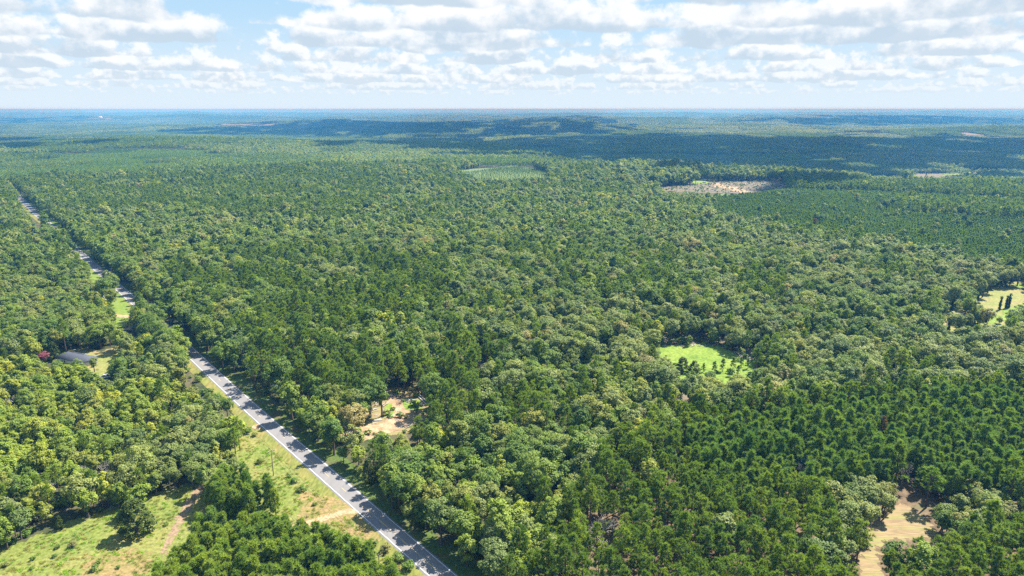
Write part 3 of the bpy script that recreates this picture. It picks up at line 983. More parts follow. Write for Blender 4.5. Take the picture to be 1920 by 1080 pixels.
# ------------------------------------------------------------------ where the trees stand
# parts of the ground that the photo shows open: no trunk or crown may cover them (photo pixels)
OPEN = [
    [(352, 670), (376, 664), (395, 680), (440, 722), (480, 752), (560, 818), (645, 897), (745, 985), (880, 1090), (800, 1090), (735, 1025), (700, 1000), (640, 990), (612, 975), (590, 945), (545, 905), (520, 890), (490, 845), (470, 800), (452, 782), (450, 768), (420, 742), (380, 705)],
    [(222, 538), (233, 540), (251, 564), (240, 570)], [(196, 515), (203, 524), (192, 512)], [(133, 462), (147, 464), (172, 490), (193, 514), (178, 508), (160, 488), (142, 470)],
    [(30, 368), (44, 378), (62, 395), (73, 409), (66, 410), (44, 388)], [(88, 417), (108, 416), (104, 425), (92, 423)], [(66, 414), (74, 412), (74, 427), (67, 428)],
    [(215, 566), (236, 562), (240, 590), (238, 598), (220, 606), (218, 590)], [(174, 514), (181, 512), (182, 528), (175, 526)], [(192, 554), (202, 552), (204, 560), (193, 562)],
    [(240, 612), (256, 612), (256, 620), (240, 622)],
    [(172, 664), (196, 656), (224, 650), (218, 664), (206, 672), (196, 690), (184, 694), (177, 672)], [(126, 660), (132, 658), (150, 658), (160, 664), (172, 671), (164, 674), (150, 671), (134, 665)],
    [(192, 702), (206, 702), (206, 708), (192, 708)], [(93, 524), (112, 524), (112, 529), (93, 530)],
    [(-40, 1046), (60, 1018), (180, 972), (212, 956), (226, 992), (250, 1010), (285, 1000), (300, 970), (300, 940), (340, 926), (374, 916), (380, 922), (376, 945), (366, 960), (352, 985), (330, 1020), (296, 1045), (262, 1085), (-40, 1085)],
    [(528, 870), (560, 890), (600, 930), (640, 944), (660, 955), (690, 985), (715, 1010), (720, 1022), (690, 1010), (660, 1000), (625, 978), (590, 955), (560, 968), (536, 955), (530, 915)],
    [(458, 812), (470, 815), (500, 855), (505, 862), (482, 862), (466, 850)],
    [(728, 748), (745, 742), (770, 744), (796, 748), (798, 762), (784, 768), (772, 782), (764, 795), (752, 798), (735, 796), (722, 796), (724, 775)],
    [(662, 808), (690, 798), (710, 792), (700, 803), (684, 813), (664, 818)], [(700, 786), (722, 782), (722, 792), (700, 794)],
    [(1768, 588), (1800, 582), (1798, 600), (1776, 600)], [(1830, 556), (1860, 550), (1858, 568), (1834, 572)],
    [(862, 320), (910, 314), (960, 310), (1000, 316), (1020, 327), (960, 334), (900, 331)],
    [(1226, 651), (1260, 647), (1300, 644), (1330, 644), (1356, 650), (1376, 663), (1408, 674), (1402, 690), (1370, 690), (1340, 692), (1316, 690), (1306, 678), (1268, 676), (1250, 662)],
    [(1785, 590), (1800, 592), (1802, 600), (1786, 596)], [(1860, 545), (1890, 540), (1925, 536), (1925, 560), (1905, 572), (1880, 586), (1860, 598), (1858, 606), (1885, 600), (1868, 600), (1862, 570)],
    [(1674, 956), (1690, 947), (1712, 952), (1740, 970), (1762, 990), (1750, 1000), (1712, 997), (1690, 1004), (1668, 1010), (1650, 1010), (1630, 1008), (1646, 990), (1660, 976)],
    [(1622, 1034), (1640, 1020), (1638, 1044), (1646, 1085), (1616, 1085), (1618, 1056)], [(1680, 905), (1716, 905), (1706, 935), (1690, 950), (1682, 925)],
    [(1236, 351), (1300, 347), (1335, 341), (1400, 340), (1470, 340), (1474, 350), (1420, 360), (1340, 360), (1250, 357)], [(1298, 338), (1332, 338), (1332, 345), (1300, 345)],
    [(1622, 330), (1660, 331), (1740, 331), (1818, 324), (1814, 330), (1740, 334), (1650, 337)],
    [(1126, 651), (1134, 651), (1134, 657), (1126, 657)],
]
OPEN = [np.array(p, float) for p in OPEN]

# forest types by where their canopy shows (photo pixels); first match wins: (outline, mix, height factor, spacing)
ZONES = [
    ('bare ground', [(-300, 1150), (-60, 1050), (60, 1014), (180, 966), (235, 945), (300, 928), (378, 908), (430, 880), (448, 800), (452, 772), (480, 790), (860, 1085), (1000, 1400), (-300, 1500)], None, 1, 7),
    ('trees along the left roadside', [(225, 545), (262, 552), (330, 600), (385, 655), (432, 735), (450, 770), (420, 770), (350, 690), (290, 630), (240, 590)], {'oak': .75, 'pine': .15, 'poplar': .10}, 0.92, 4.6),
    ('low left woods', [(-300, 1050), (-300, 655), (240, 655), (290, 640), (345, 690), (430, 770), (445, 900), (380, 915), (230, 950), (60, 1014)], {'poplar': .66, 'oak': .12, 'sage': .14, 'cedar': .06, 'pine': .02}, 0.72, 5.0),
    ('left middle woods', [(-300, 656), (-300, 520), (150, 515), (245, 600), (345, 690), (290, 640), (240, 656)], {'oak': .34, 'poplar': .40, 'sage': .20, 'pine': .06}, 0.80, 5.4),
    ('left far woods', [(-300, 520), (-300, 370), (0, 372), (160, 500), (170, 520)], {'oak': .70, 'sage': .12, 'pine': .18}, 0.88, 6.0),
    ('roadside oaks', [(10, 350), (120, 395), (240, 480), (340, 560), (440, 640), (520, 700), (520, 735), (430, 690), (330, 600), (180, 480), (60, 390)], {'oak': .74, 'pine': .14, 'poplar': .08, 'sage': .04}, 0.95, 6.0),
    ('upper left pines', [(-300, 372), (-300, 285), (200, 255), (560, 260), (720, 310), (700, 370), (640, 420), (330, 400), (120, 395)], {'pine': .74, 'oak': .18, 'poplar': .04, 'sage': .04}, 0.95, 5.8),
    ('upper oaks', [(120, 395), (330, 400), (640, 420), (860, 415), (880, 470), (640, 480), (430, 475), (300, 500)], {'oak': .62, 'sage': .22, 'poplar': .10, 'pine': .06}, 1.0, 6.6),
    ('middle pines', [(300, 500), (430, 475), (700, 480), (880, 500), (850, 560), (890, 640), (900, 740), (640, 740), (540, 700), (420, 620)], {'pine': .76, 'oak': .12, 'sage': .05, 'poplar': .07}, 1.0, 5.4),
    ('yellow ridge', [(900, 400), (990, 360), (1330, 350), (1330, 400), (1170, 450), (1000, 480), (880, 470)], {'poplar': .34, 'oak': .38, 'sage': .14, 'pine': .14}, 1.0, 6.4),
    ('dark pine belt', [(840, 440), (1000, 430), (1180, 450), (1330, 500), (1480, 530), (1400, 600), (1150, 560), (960, 520)], {'pine': .55, 'oak': .20, 'sage': .15, 'poplar': .10}, 1.0, 5.8),
    ('belt of dark pines', [(1680, 372), (1940, 378), (2200, 380), (2200, 408), (1920, 404), (1680, 390)], {'pine': .85, 'poplar': .10, 'oak': .05}, 0.9, 5.6),
    ('far belt of dark pines', [(1480, 338), (1560, 334), (1940, 342), (2200, 345), (2200, 372), (1930, 370), (1700, 356), (1480, 350)], {'pine': .86, 'oak': .10, 'poplar': .04}, 0.9, 5.6),
    ('grove by the clearcut', [(1160, 312), (1310, 308), (1312, 342), (1240, 346), (1160, 346)], {'oak': .5, 'poplar': .3, 'sage': .2}, 1.3, 6.4),
    ('young pine plantation', [(1290, 372), (1360, 362), (1480, 348), (1700, 354), (2200, 372), (2200, 520), (1930, 500), (1760, 470), (1560, 435), (1400, 412), (1300, 390)], {'young': .99, 'oak': .01}, 0.74, 3.1),
    ('small plantation', [(850, 316), (960, 305), (1030, 314), (1026, 334), (960, 338), (895, 334)], {'young': 1.0}, 0.30, 4.6),
    ('pale oaks right of the plot', [(1745, 908), (1890, 898), (1905, 990), (1775, 1002)], {'sage': .85, 'oak': .15}, 0.66, 4.8),
    ('pale oaks left of the plot', [(1555, 900), (1672, 890), (1668, 985), (1575, 1000)], {'sage': .8, 'oak': .2}, 0.68, 4.8),
    ('narrow young pines', [(1270, 815), (1420, 775), (1600, 745), (1800, 735), (2200, 715), (2200, 905), (1800, 900), (1660, 890), (1480, 905), (1330, 900)], {'young': 1.0}, 1.28, 3.9),
    ('bottom pines', [(1120, 830), (1300, 770), (1600, 735), (2200, 700), (2200, 1400), (1000, 1400), (960, 1090), (1060, 960)], {'pine': .94, 'oak': .02, 'sage': .03, 'poplar': .01}, 0.88, 4.8),
    ('trees along the right roadside', [(430, 640), (520, 700), (560, 760), (640, 850), (720, 920), (820, 1000), (960, 1120), (860, 1120), (700, 960), (600, 850), (500, 750), (430, 690)], {'oak': .55, 'poplar': .30, 'sage': .10, 'pine': .05}, 1.0, 5.2),
    ('lower middle woods', [(520, 700), (640, 740), (900, 740), (1180, 690), (1330, 760), (1120, 830), (1060, 960), (960, 1090), (1000, 1400), (860, 1085), (480, 760)], {'poplar': .26, 'oak': .30, 'pine': .34, 'sage': .08, 'cedar': .02}, 0.86, 5.4),
    ('right oaks', [(850, 480), (1330, 390), (1560, 435), (1760, 470), (2200, 520), (2200, 720), (1600, 740), (1300, 770), (1180, 690), (900, 740)], {'sage': .52, 'oak': .30, 'poplar': .06, 'pine': .12}, 0.92, 6.2),
]
DEFAULT_MIX = ({'oak': .42, 'sage': .18, 'pine': .30, 'poplar': .10}, 1.0, 6.4)
LIMIT = 1400.0                                 # single trees to here, whole stands beyond
CELL = 100.0


def far_cell(x, y):
    cx, cy_ = (np.floor(x / CELL) + 0.5) * CELL, (np.floor(y / CELL) + 0.5) * CELL
    return np.hypot(cx, cy_) >= LIMIT


def plant():
    rows = []                                  # kind, x, y, scale, zone
    spacings = sorted({z[4] for z in ZONES} | {DEFAULT_MIX[2]})
    for si, s in enumerate(spacings):
        r = np.random.default_rng(500 + si)
        xs = np.arange(-1350, 1350, s)
        ys = np.arange(95, 1520, s * 0.87)
        X, Y = np.meshgrid(xs, ys)
        X = X + (np.arange(len(ys)) % 2)[:, None] * s * 0.5
        jit = 0.16 if s < 3.8 else 0.26 if s < 4.2 else 0.36
        X = (X + r.uniform(-jit, jit, X.shape) * s).ravel()
        Y = (Y + r.uniform(-jit, jit, Y.shape) * s).ravel()
        m = (np.abs(X) < Y * 0.80 + 45) & ~far_cell(X, Y)
        X, Y = X[m], Y[m]
        Z = terrain(X, Y)
        u, v = project(X, Y, Z + 9.0)
        zone = np.full(len(X), -1)
        for k, z in enumerate(ZONES):
            hit = in_poly(u, v, np.array(z[1], float)) & (zone < 0)
            zone[hit] = k
        sp = np.array([z[4] for z in ZONES] + [DEFAULT_MIX[2]])[zone]
        m = np.isclose(sp, s)
        for k in range(-1, len(ZONES)):
            sel = np.where(m & (zone == k))[0]
            if not len(sel):
                continue
            mixd, hf = (DEFAULT_MIX[0], DEFAULT_MIX[1]) if k < 0 else (ZONES[k][2], ZONES[k][3])
            if mixd is None:
                continue
            names = list(mixd)
            w = np.array([mixd[n] for n in names])
            # kinds grow in loose groups: tilt the mix by slow noise
            x, y = X[sel], Y[sel]
            W = np.stack([w[i] * np.exp((0.45 if max(w) > 0.8 else 1.2) * wave_noise(700 + 10 * k + i, 85)(x, y)) for i in range(len(names))], 1)
            W /= W.sum(1, keepdims=True)
            pick = (r.random(len(sel))[:, None] > np.cumsum(W, 1)).sum(1).clip(0, len(names) - 1)
            for i, a, b in zip(pick, x, y):
                sc = hf * float(np.clip(r.normal(1.0, 0.08 if hf < 0.5 else 0.16), 0.62, 1.4))
                rows.append((names[i], float(a), float(b), sc, k))
    return rows


rows = plant()
RND = random.Random(3)
extra = []                                      # hand-placed trees: kind, photo pixel of the foot, scale


def bush_pines(outline, s, sc, kind='bushy'):
    P = poly_ground(outline)
    lo, hi = P.min(0), P.max(0)
    r = np.random.default_rng(int(s * 100) + len(outline) + int(outline[0][0]))
    for x in np.arange(lo[0], hi[0], s):
        for y in np.arange(lo[1], hi[1], s):
            a, b = x + r.uniform(-.4, .4) * s, y + r.uniform(-.4, .4) * s
            if in_poly(np.array([a]), np.array([b]), P)[0]:
                extra.append((kind, a, b, sc * r.uniform(0.8, 1.2)))


bush_pines([(390, 945), (420, 920), (480, 935), (492, 965), (470, 985), (400, 980)], 2.7, 1.02)
bush_pines([(498, 935), (522, 930), (530, 965), (505, 975)], 3.2, 1.0)
bush_pines([(330, 1045), (380, 1010), (470, 1015), (560, 1030), (640, 1060), (740, 1110), (900, 1330), (300, 1330), (240, 1200), (280, 1100)], 2.7, 1.02)
bush_pines([(560, 1000), (590, 992), (600, 1015), (570, 1020)], 3.0, 1.0)

T_kind = [r[0] for r in rows] + [e[0] for e in extra]
T_x = np.array([r[1] for r in rows] + [e[1] for e in extra])
T_y = np.array([r[2] for r in rows] + [e[2] for e in extra])
T_s = np.array([r[3] for r in rows] + [e[3] for e in extra])
T_zone = np.array([r[4] for r in rows] + [-2] * len(extra))
T_extra = np.array([False] * len(rows) + [True] * len(extra))
T_z = terrain(T_x, T_y)
NT = len(T_kind)
T_var = np.array([RND.randrange(NVAR[k]) for k in T_kind])
T_rot = np.array([RND.uniform(0, 6.283) for _ in range(NT)])
T_H = np.array([KINDS[k][v]['H'] for k, v in zip(T_kind, T_var)]) * T_s
T_R = np.array([KINDS[k][v]['R'] for k, v in zip(T_kind, T_var)]) * T_s
T_base = np.array([KINDS[k][v]['base'] for k, v in zip(T_kind, T_var)]) * T_s

# single trees the photo picks out: (name, shape, photo pixel of the foot, height scale, width scale, leaf, label)
SPECIAL = [
    ('cedar_tree', 'cedar', (256, 1002), 1.12, 2.0, 'cedar', 'big lone dark cedar standing in the rough meadow'),
    ('oak_tree', 'oak', (427, 786), 0.66, 0.66, 'oak', 'dark round oak at the road edge where the meadow begins'),
    ('pine_tree', 'pine', (1736, 952), 0.92, 1.35, 'yellow_pine', 'yellow-green flat-topped pine behind the mown sandy plot'),
    ('pine_tree', 'pine', (1651, 832), 0.66, 0.62, 'red_pine', 'rust-orange dead pine among the green pines, upper part of the stand'),
    ('pine_tree', 'pine', (1527, 428), 0.72, 0.9, 'red_pine', 'rust-brown dead pine standing in the far pine plantation'),
    ('crape_myrtle', 'oak', (85, 682), 0.42, 0.66, 'myrtle', 'pink flowering crape myrtle beside the dark-roofed house'),
    ('cedar_tree', 'cedar', (103, 676), 0.95, 1.15, 'cedar', 'dark pointed cedar right behind the pink crape myrtle'),
    ('cedar_tree', 'cedar', (1279, 698), 0.78, 1.35, 'cedar', 'dark round cedar at the near edge of the bright field'),
    ('cedar_tree', 'cedar', (1301, 701), 0.72, 1.0, 'cedar', 'smaller dark cedar touching the round one by the bright field'),
    ('oak_tree', 'oak', (1292, 649), 0.5, 0.4, 'oak', 'small slim oak alone at the far edge of the bright field'),
    ('oak_tree', 'sage', (1846, 618), 0.98, 0.8, 'sage', 'vine-clad oak casting a dark round shadow before the tan field'),
    ('oak_tree', 'sage', (1785, 582), 1.15, 0.95, 'sage', 'tall oak with a thick ivy stem at the tan field edge'),
    ('oak_tree', 'sage', (1773, 582), 1.0, 0.75, 'sage', 'slim oak left of the thick ivy-stemmed one by the tan field'),
    ('oak_tree', 'sage', (1833, 563), 1.05, 0.9, 'sage', 'leaning oak with an ivy stem beyond the scattered trees'),
    ('oak_tree', 'sage', (1842, 557), 1.2, 1.0, 'sage', 'wide-crowned oak at the far side of the scattered trees'),
    ('oak_tree', 'sage', (1796, 624), 0.85, 0.72, 'sage', 'narrow ivy-covered oak, third from left among the scattered trees'),
    ('oak_tree', 'sage', (1811, 620), 0.8, 0.66, 'sage', 'narrow ivy-covered oak, fourth from left among the scattered trees'),
    ('oak_tree', 'sage', (1777, 626), 0.8, 0.66, 'sage', 'narrow ivy-covered oak, second from left among the scattered trees'),
    ('oak_tree', 'poplar', (1873, 607), 0.42, 0.4, 'sage', 'small round tree at the near end of the bright green strip'),
    ('oak_tree', 'oak', (1832, 612), 0.7, 0.6, 'oak', 'small oak just behind the one with the dark round shadow'),
    ('ivy_snag', None, (1874, 581), 8.5, 1.0, 'oak', 'branchless ivy column standing on the tan field'),
    ('ivy_snag', None, (1886, 578), 8.0, 1.0, 'oak', 'left one of the twin ivy columns on the tan field'),
    ('ivy_snag', None, (1891, 577), 9.0, 1.0, 'oak', 'right one of the twin ivy columns on the tan field'),
    ('young_pine_tree', 'young', (1319, 698), 0.50, 0.62, 'young', 'small pine at the near field edge, first from left of its row'),
    ('young_pine_tree', 'young', (1339, 698), 0.62, 0.78, 'young', 'small pine at the near field edge, second from left of its row'),
    ('young_pine_tree', 'young', (1355, 697), 0.66, 0.78, 'young', 'small pine at the near field edge, third from left of its row'),
    ('young_pine_tree', 'young', (1374, 693), 0.66, 0.78, 'young', 'small pine at the near field edge, fourth from left of its row'),
    ('young_pine_tree', 'young', (1390, 688), 0.50, 0.66, 'young', 'small pine set back into the bright field near its right corner'),
    ('young_pine_tree', 'young', (1402, 692), 0.6, 0.66, 'young', 'small pine at the right corner of the bright field'),
    ('young_pine_tree', 'young', (1368, 706), 0.45, 0.6, 'young', 'small pine nearest the camera below the field edge row'),
    ('young_pine_tree', 'young', (1384, 702), 0.45, 0.6, 'young', 'small pine below the right end of the field edge row'),
    ('dead_tree', 'dead', (1130, 1018), 0.90, 1.35, None, 'wide bleached bare tree amid the lower pines'),
    ('dead_tree', 'dead', (201, 900), 0.80, 0.95, None, 'pale bare treetop above the yellow-green woods near the big cedar'),
    ('dead_tree', 'dead', (100, 938), 0.78, 0.85, None, 'bare grey tree near the left end of the meadow edge'),
    ('dead_tree', 'dead', (167, 900), 0.76, 0.7, None, 'thin bare tree just left of the pale bare treetop'),
    ('dead_tree', 'dead', (274, 818), 0.80, 1.0, None, 'bare grey crown high in the low left woods'),
    ('dead_tree', 'dead', (810, 880), 0.78, 0.95, None, 'bare grey tree right of the upper road lane trees'),
    ('dead_tree', 'dead', (1130, 600), 1.15, 0.8, None, 'grey leafless tree left above the bright field'),
    ('dead_tree', 'dead', (1005, 600), 1.0, 0.55, None, 'white dead snag in the centre of the woods'),
    ('dead_tree', 'dead', (905, 712), 1.0, 0.5, None, 'thin white snag right of the woodland clearing'),
    ('dead_tree', 'dead', (557, 672), 0.95, 0.8, None, 'bare grey tree in the pines above the road'),
    ('dead_tree', 'dead', (1886, 1010), 0.8, 0.9, None, 'bare twiggy pine near the lower right corner'),
    ('dead_tree', 'dead', (1701, 905), 1.05, 0.5, None, 'tall bare grey pine behind the mown sandy plot'),
    ('dead_tree', 'dead', (1690, 908), 0.95, 0.45, None, 'second bare grey pine left of the tall bare one'),
    ('dead_tree', 'dead', (1500, 905), 0.8, 0.7, None, 'bare tree in the middle of the lower right pines'),
    ('dead_tree', 'dead', (20, 770), 0.8, 1.0, None, 'bare grey tree at the far left of the yellow-green woods'),
]
SPECIAL_AT = [ground_at(*q[2]) for q in SPECIAL]

# keep open places open
keep = np.ones(NT, bool)
rd = road_dist(T_x, T_y)
farther = T_y > 300
keep &= ~((rd > np.where(farther, -4.4, -6.0 - 0.25 * T_R)) & (rd < np.where(farther, 5.2, np.where(T_y < 195, 6.0, 7.6)))) | T_extra
keep &= ~(np.abs(rd) < 4.4)
HOUSE = ground_at(146, 676)
SHED = ground_at(250, 622)
for (hx, hy, _), rr in [(HOUSE, 11), (SHED, 7)] + [(a, (1.2 + 4.2 * q[4]) if q[1] not in (None, 'dead') else 2.6) for a, q in zip(SPECIAL_AT, SPECIAL)]:
    keep &= (np.hypot(T_x - hx, T_y - hy) > rr) | (T_extra & (rr > 7))
tiny = T_s < 0.5
for f, w in ((0.0, 0.15), (0.30, 0.5), (0.55, 0.95), (0.75, 0.8), (0.98, 0.25)):
    zz = T_z + T_H * f
    low = zz < T_z + T_base
    wid = np.where(low, 0.4, T_R * w)
    for s in (-1, 0, 1):
        u, v = project(T_x + s * wid, T_y, zz)
        for P in OPEN:
            lo, hi = P.min(0), P.max(0)
            m = (u > lo[0]) & (u < hi[0]) & (v > lo[1]) & (v < hi[1]) & keep
            if m.any():
                i = np.where(m)[0]
                keep[i[in_poly(u[i], v[i], P) & ~tiny[i]]] = False
# the picked-out trees must stay in view: nothing before their upper part
for a, q in zip(SPECIAL_AT, SPECIAL):
    if q[1] == 'dead':
        ht, wd, lowf = 11 * q[3], 2.6 * q[4], 0.68
    elif q[1] is None:
        ht, wd, lowf = q[3], 0.9, 0.15
    else:
        ht, wd, lowf = KINDS[q[1]][0]['H'] * q[3], KINDS[q[1]][0]['R'] * q[4] * 0.75, 0.45 if q[1] != 'young' else 0.1
    if q[0] in ('crape_myrtle', 'cedar_tree'):
        lowf = 0.25
    u0, v1 = project(a[0], a[1], a[2] + ht * lowf)
    _, v0 = project(a[0], a[1], a[2] + ht * 0.97)
    hw = FPX * wd / math.hypot(a[0], a[1], CAM_H)
    for f, w in ((0.25, 0.4), (0.5, 0.9), (0.75, 0.8), (0.98, 0.2)):
        for sd in (-1, 0, 1):
            u, v = project(T_x + sd * T_R * w, T_y, T_z + T_H * f)
            keep &= ~((np.abs(u - u0) < hw) & (v > v0) & (v < v1) & (T_y < a[1] - 1)) | T_extra
K = np.where(keep)[0]
T_kind = [T_kind[i] for i in K]
T_x, T_y, T_z, T_s, T_zone, T_var, T_rot, T_H, T_R, T_base = (a[K] for a in (T_x, T_y, T_z, T_s, T_zone, T_var, T_rot, T_H, T_R, T_base))
NT = len(K)
T_kind_a = np.array(T_kind)
T_d = np.sqrt(T_x ** 2 + T_y ** 2 + (CAM_H - T_z) ** 2)
T_u, T_v = project(T_x, T_y, T_z + 0.7 * T_H)
in_frame = (T_u > -10) & (T_u < 1930) & (T_v > 200) & (T_v < 1095)
shown = np.where(in_frame, T_H * T_R / T_d ** 2, 0)

NAME = {'oak': 'oak_tree', 'sage': 'grey_oak_tree', 'poplar': 'yellow_poplar_tree', 'pine': 'pine_tree', 'young': 'young_pine_tree', 'bushy': 'bushy_pine_tree', 'cedar': 'cedar_tree', 'shrub': 'shrub'}
SINGLE = np.zeros(NT, bool)
for k in NVAR:
    i = np.where((T_kind_a == k) & (shown > 0))[0]
    i = i[np.argsort(-shown[i])][:300 if k != 'young' else 150]
    SINGLE[i] = True

# ---- labels for the single trees: look, then what they stand beside, then their order there
MARKS = [  # photo pixel, words
    (85, 664, 'the pink crape myrtle'), (150, 668, 'the dark-roofed house'), (200, 675, 'the dry house lawn'), (228, 585, 'the bright roadside lawn'),
    (256, 950, 'the big lone cedar'), (120, 1030, 'the rough meadow'), (335, 985, 'the worn meadow track'), (640, 962, 'the sandy track mouth'), (325, 690, 'the pole by the road bend'),
    (745, 775, 'the sandy woodland clearing'), (1310, 668, 'the round bright field'), (1690, 985, 'the mown sandy plot'), (1130, 970, 'the bleached bare tree'),
    (1880, 570, 'the tan mown field'), (1130, 654, 'the white camper'), (430, 740, 'the shaded upper road'), (560, 840, 'the middle of the road'), (780, 1030, 'the lower road'), (440, 925, 'the bushy pine clump'),
    (1920, 1060, "the photo's lower right corner"), (960, 1075, "the photo's bottom edge"), (1450, 1075, "the bottom edge pines"), (1910, 780, "the photo's right edge"), (10, 800, "the photo's left edge"), (1000, 620, "the photo's centre"),
    (1250, 850, 'the middle of the lower pines'), (1560, 700, 'the middle of the oak woods'), (950, 850, 'the woods below the clearing'), (700, 620, 'the middle pine stand'),
]
SPECIES = {'oak': 'green oak', 'sage': 'grey-green oak', 'poplar': 'yellow-green hardwood', 'pine': 'pine', 'young': 'young pine', 'bushy': 'bushy pine', 'cedar': 'dark cedar', 'shrub': 'shrub'}
ONES = ['', 'first', 'second', 'third', 'fourth', 'fifth', 'sixth', 'seventh', 'eighth', 'ninth', 'tenth', 'eleventh', 'twelfth', 'thirteenth', 'fourteenth', 'fifteenth', 'sixteenth', 'seventeenth', 'eighteenth', 'nineteenth']
TENS = ['', '', 'twenty', 'thirty', 'forty', 'fifty', 'sixty', 'seventy', 'eighty', 'ninety']
TENTH = ['', '', 'twentieth', 'thirtieth', 'fortieth', 'fiftieth', 'sixtieth', 'seventieth', 'eightieth', 'ninetieth']


def nth(n):
    if n < 20:
        return ONES[n]
    if n < 100:
        return TENTH[n // 10] if n % 10 == 0 else TENS[n // 10] + '-' + ONES[n % 10]
    return 'hundred-and-' + nth(n - 100)


def tree_labels(ids):
    buckets = {}
    for i in ids:
        u, v = T_u[i], T_v[i]
        best = min(MARKS, key=lambda m: (m[0] - u) ** 2 + ((m[1] - v) * 1.5) ** 2)
        du, dv = u - best[0], (v - best[1]) * 1.5
        if abs(du) > abs(dv):
            rel = 'right of' if du > 0 else 'left of'
        else:
            rel = 'below' if dv > 0 else 'above'
        dist = math.hypot(du, dv)
        near = 'just ' if dist < 70 else '' if dist < 150 else 'well '
        size = 'tall' if T_s[i] > (0.98 if T_kind[i] in ('oak', 'sage', 'pine', 'bushy', 'young', 'cedar') else 0.8) else 'small' if T_s[i] < 0.72 else 'mid-sized'
        buckets.setdefault((size, T_kind[i], near + rel, best[2]), []).append(i)
    out = {}
    for (size, k, rel, mark), b in buckets.items():
        base = '%s %s %s %s' % (size, SPECIES[k], rel, mark)
        b.sort(key=lambda i: T_u[i])
        n = len(b)
        for j, i in enumerate(b):
            if n == 1:
                out[i] = base
            else:
                left = j <= n - 1 - j
                out[i] = base + ', %s from %s' % (nth(j + 1 if left else n - j), 'left' if left else 'right')
    return out


LABELS = tree_labels(np.where(SINGLE)[0])
GROUPS = {'oak': 'oaks of the woods', 'sage': 'grey-green oaks of the woods', 'poplar': 'yellow-green hardwoods of the woods', 'pine': 'tall pines of the woods', 'young': 'young pines of the plantation', 'bushy': 'bushy pines by the meadow', 'cedar': 'cedars of the woods', 'shrub': 'shrubs of the clearings'}
CATEGORY = 'tree'


def place_tree(name, d, x, y, z, s, rot, label, group, category='tree', sxy=None):
    root = empty(name, (x, y, z), rot, label, category, group)
    sxy = sxy or s
    for nm, me in (('trunk', d['trunk_mesh']), ('crown', d['crown_mesh'])):
        o = bpy.data.objects.new(nm, me)
        COL.objects.link(o)
        o.parent = root
    root.scale = (sxy, sxy, s)
    return root


for i in np.where(SINGLE)[0]:
    k = T_kind[i]
    place_tree(NAME[k], KINDS[k][T_var[i]], T_x[i], T_y[i], T_z[i] - 0.05, T_s[i], T_rot[i], LABELS[i], GROUPS[k])

# the rest of each kind: one object of kind stuff
WOODS = {'oak': 'oak_woods', 'sage': 'grey_oak_woods', 'poplar': 'yellow_poplar_woods', 'pine': 'pine_woods', 'young': 'young_pine_woods', 'bushy': 'bushy_pine_woods', 'cedar': 'cedar_woods', 'shrub': 'shrub_woods'}
for k in NVAR:
    i = np.where((T_kind_a == k) & ~SINGLE)[0]
    if not len(i):
        continue
    objs = [joined('shape', d, k, 0) for d in KINDS[k]] + [joined('shape', d, k, 1) for d in KINDS[k]]
    lod = np.where(T_d[i] > (1050 if k == 'young' else 620), 1, 0)
    s = T_s[i]
    wob = np.random.default_rng(9).uniform(0.88, 1.12, len(i))
    instancer(WOODS[k], objs, np.stack([T_x[i], T_y[i], T_z[i] - 0.05], 1), T_var[i] + lod * NVAR[k], np.stack([0 * s, 0 * s, T_rot[i]], 1), np.stack([s * wob, s * wob, s], 1), 'massed %ss filling the woods farther off' % SPECIES[k])


# the picked-out trees
_sr = np.random.default_rng(41)
DEAD = []
for _k in range(4):
    mb = dead_skeleton(_sr, 11.0, 4.0)
    v, q, t = mb.arrays()
    tb = MB()
    tb.tube([(0, 0, -0.1), (0, 0, 0.5), (0, 0, 1.6)], [0.42, 0.30, 0.235], 8)
    DEAD.append((tb.build('trunk', MAT['dead_wood']), mesh('branches', v, [q], [MAT['dead_wood']])))


def ivy_mesh(r, H, R):
    n = int(H * 14)
    c = np.stack([r.normal(size=n) * R * 0.5, r.normal(size=n) * R * 0.5, r.uniform(0.2, H, n)], 1)
    k = np.repeat(np.arange(n), 16)
    dl = unit(r.normal(size=(len(k), 3)))
    v, q = leaf_quads(r, c[k] + dl * R * 0.55, unit(dl + r.normal(size=(len(k), 3)) * 0.5 + (0, 0, 0.2)), 0.4)
    return mesh('ivy', v, [q], [MAT['cedar']], attrs={'tone': np.clip(0.5 + r.normal(size=len(k)) * 0.25, 0, 1)})


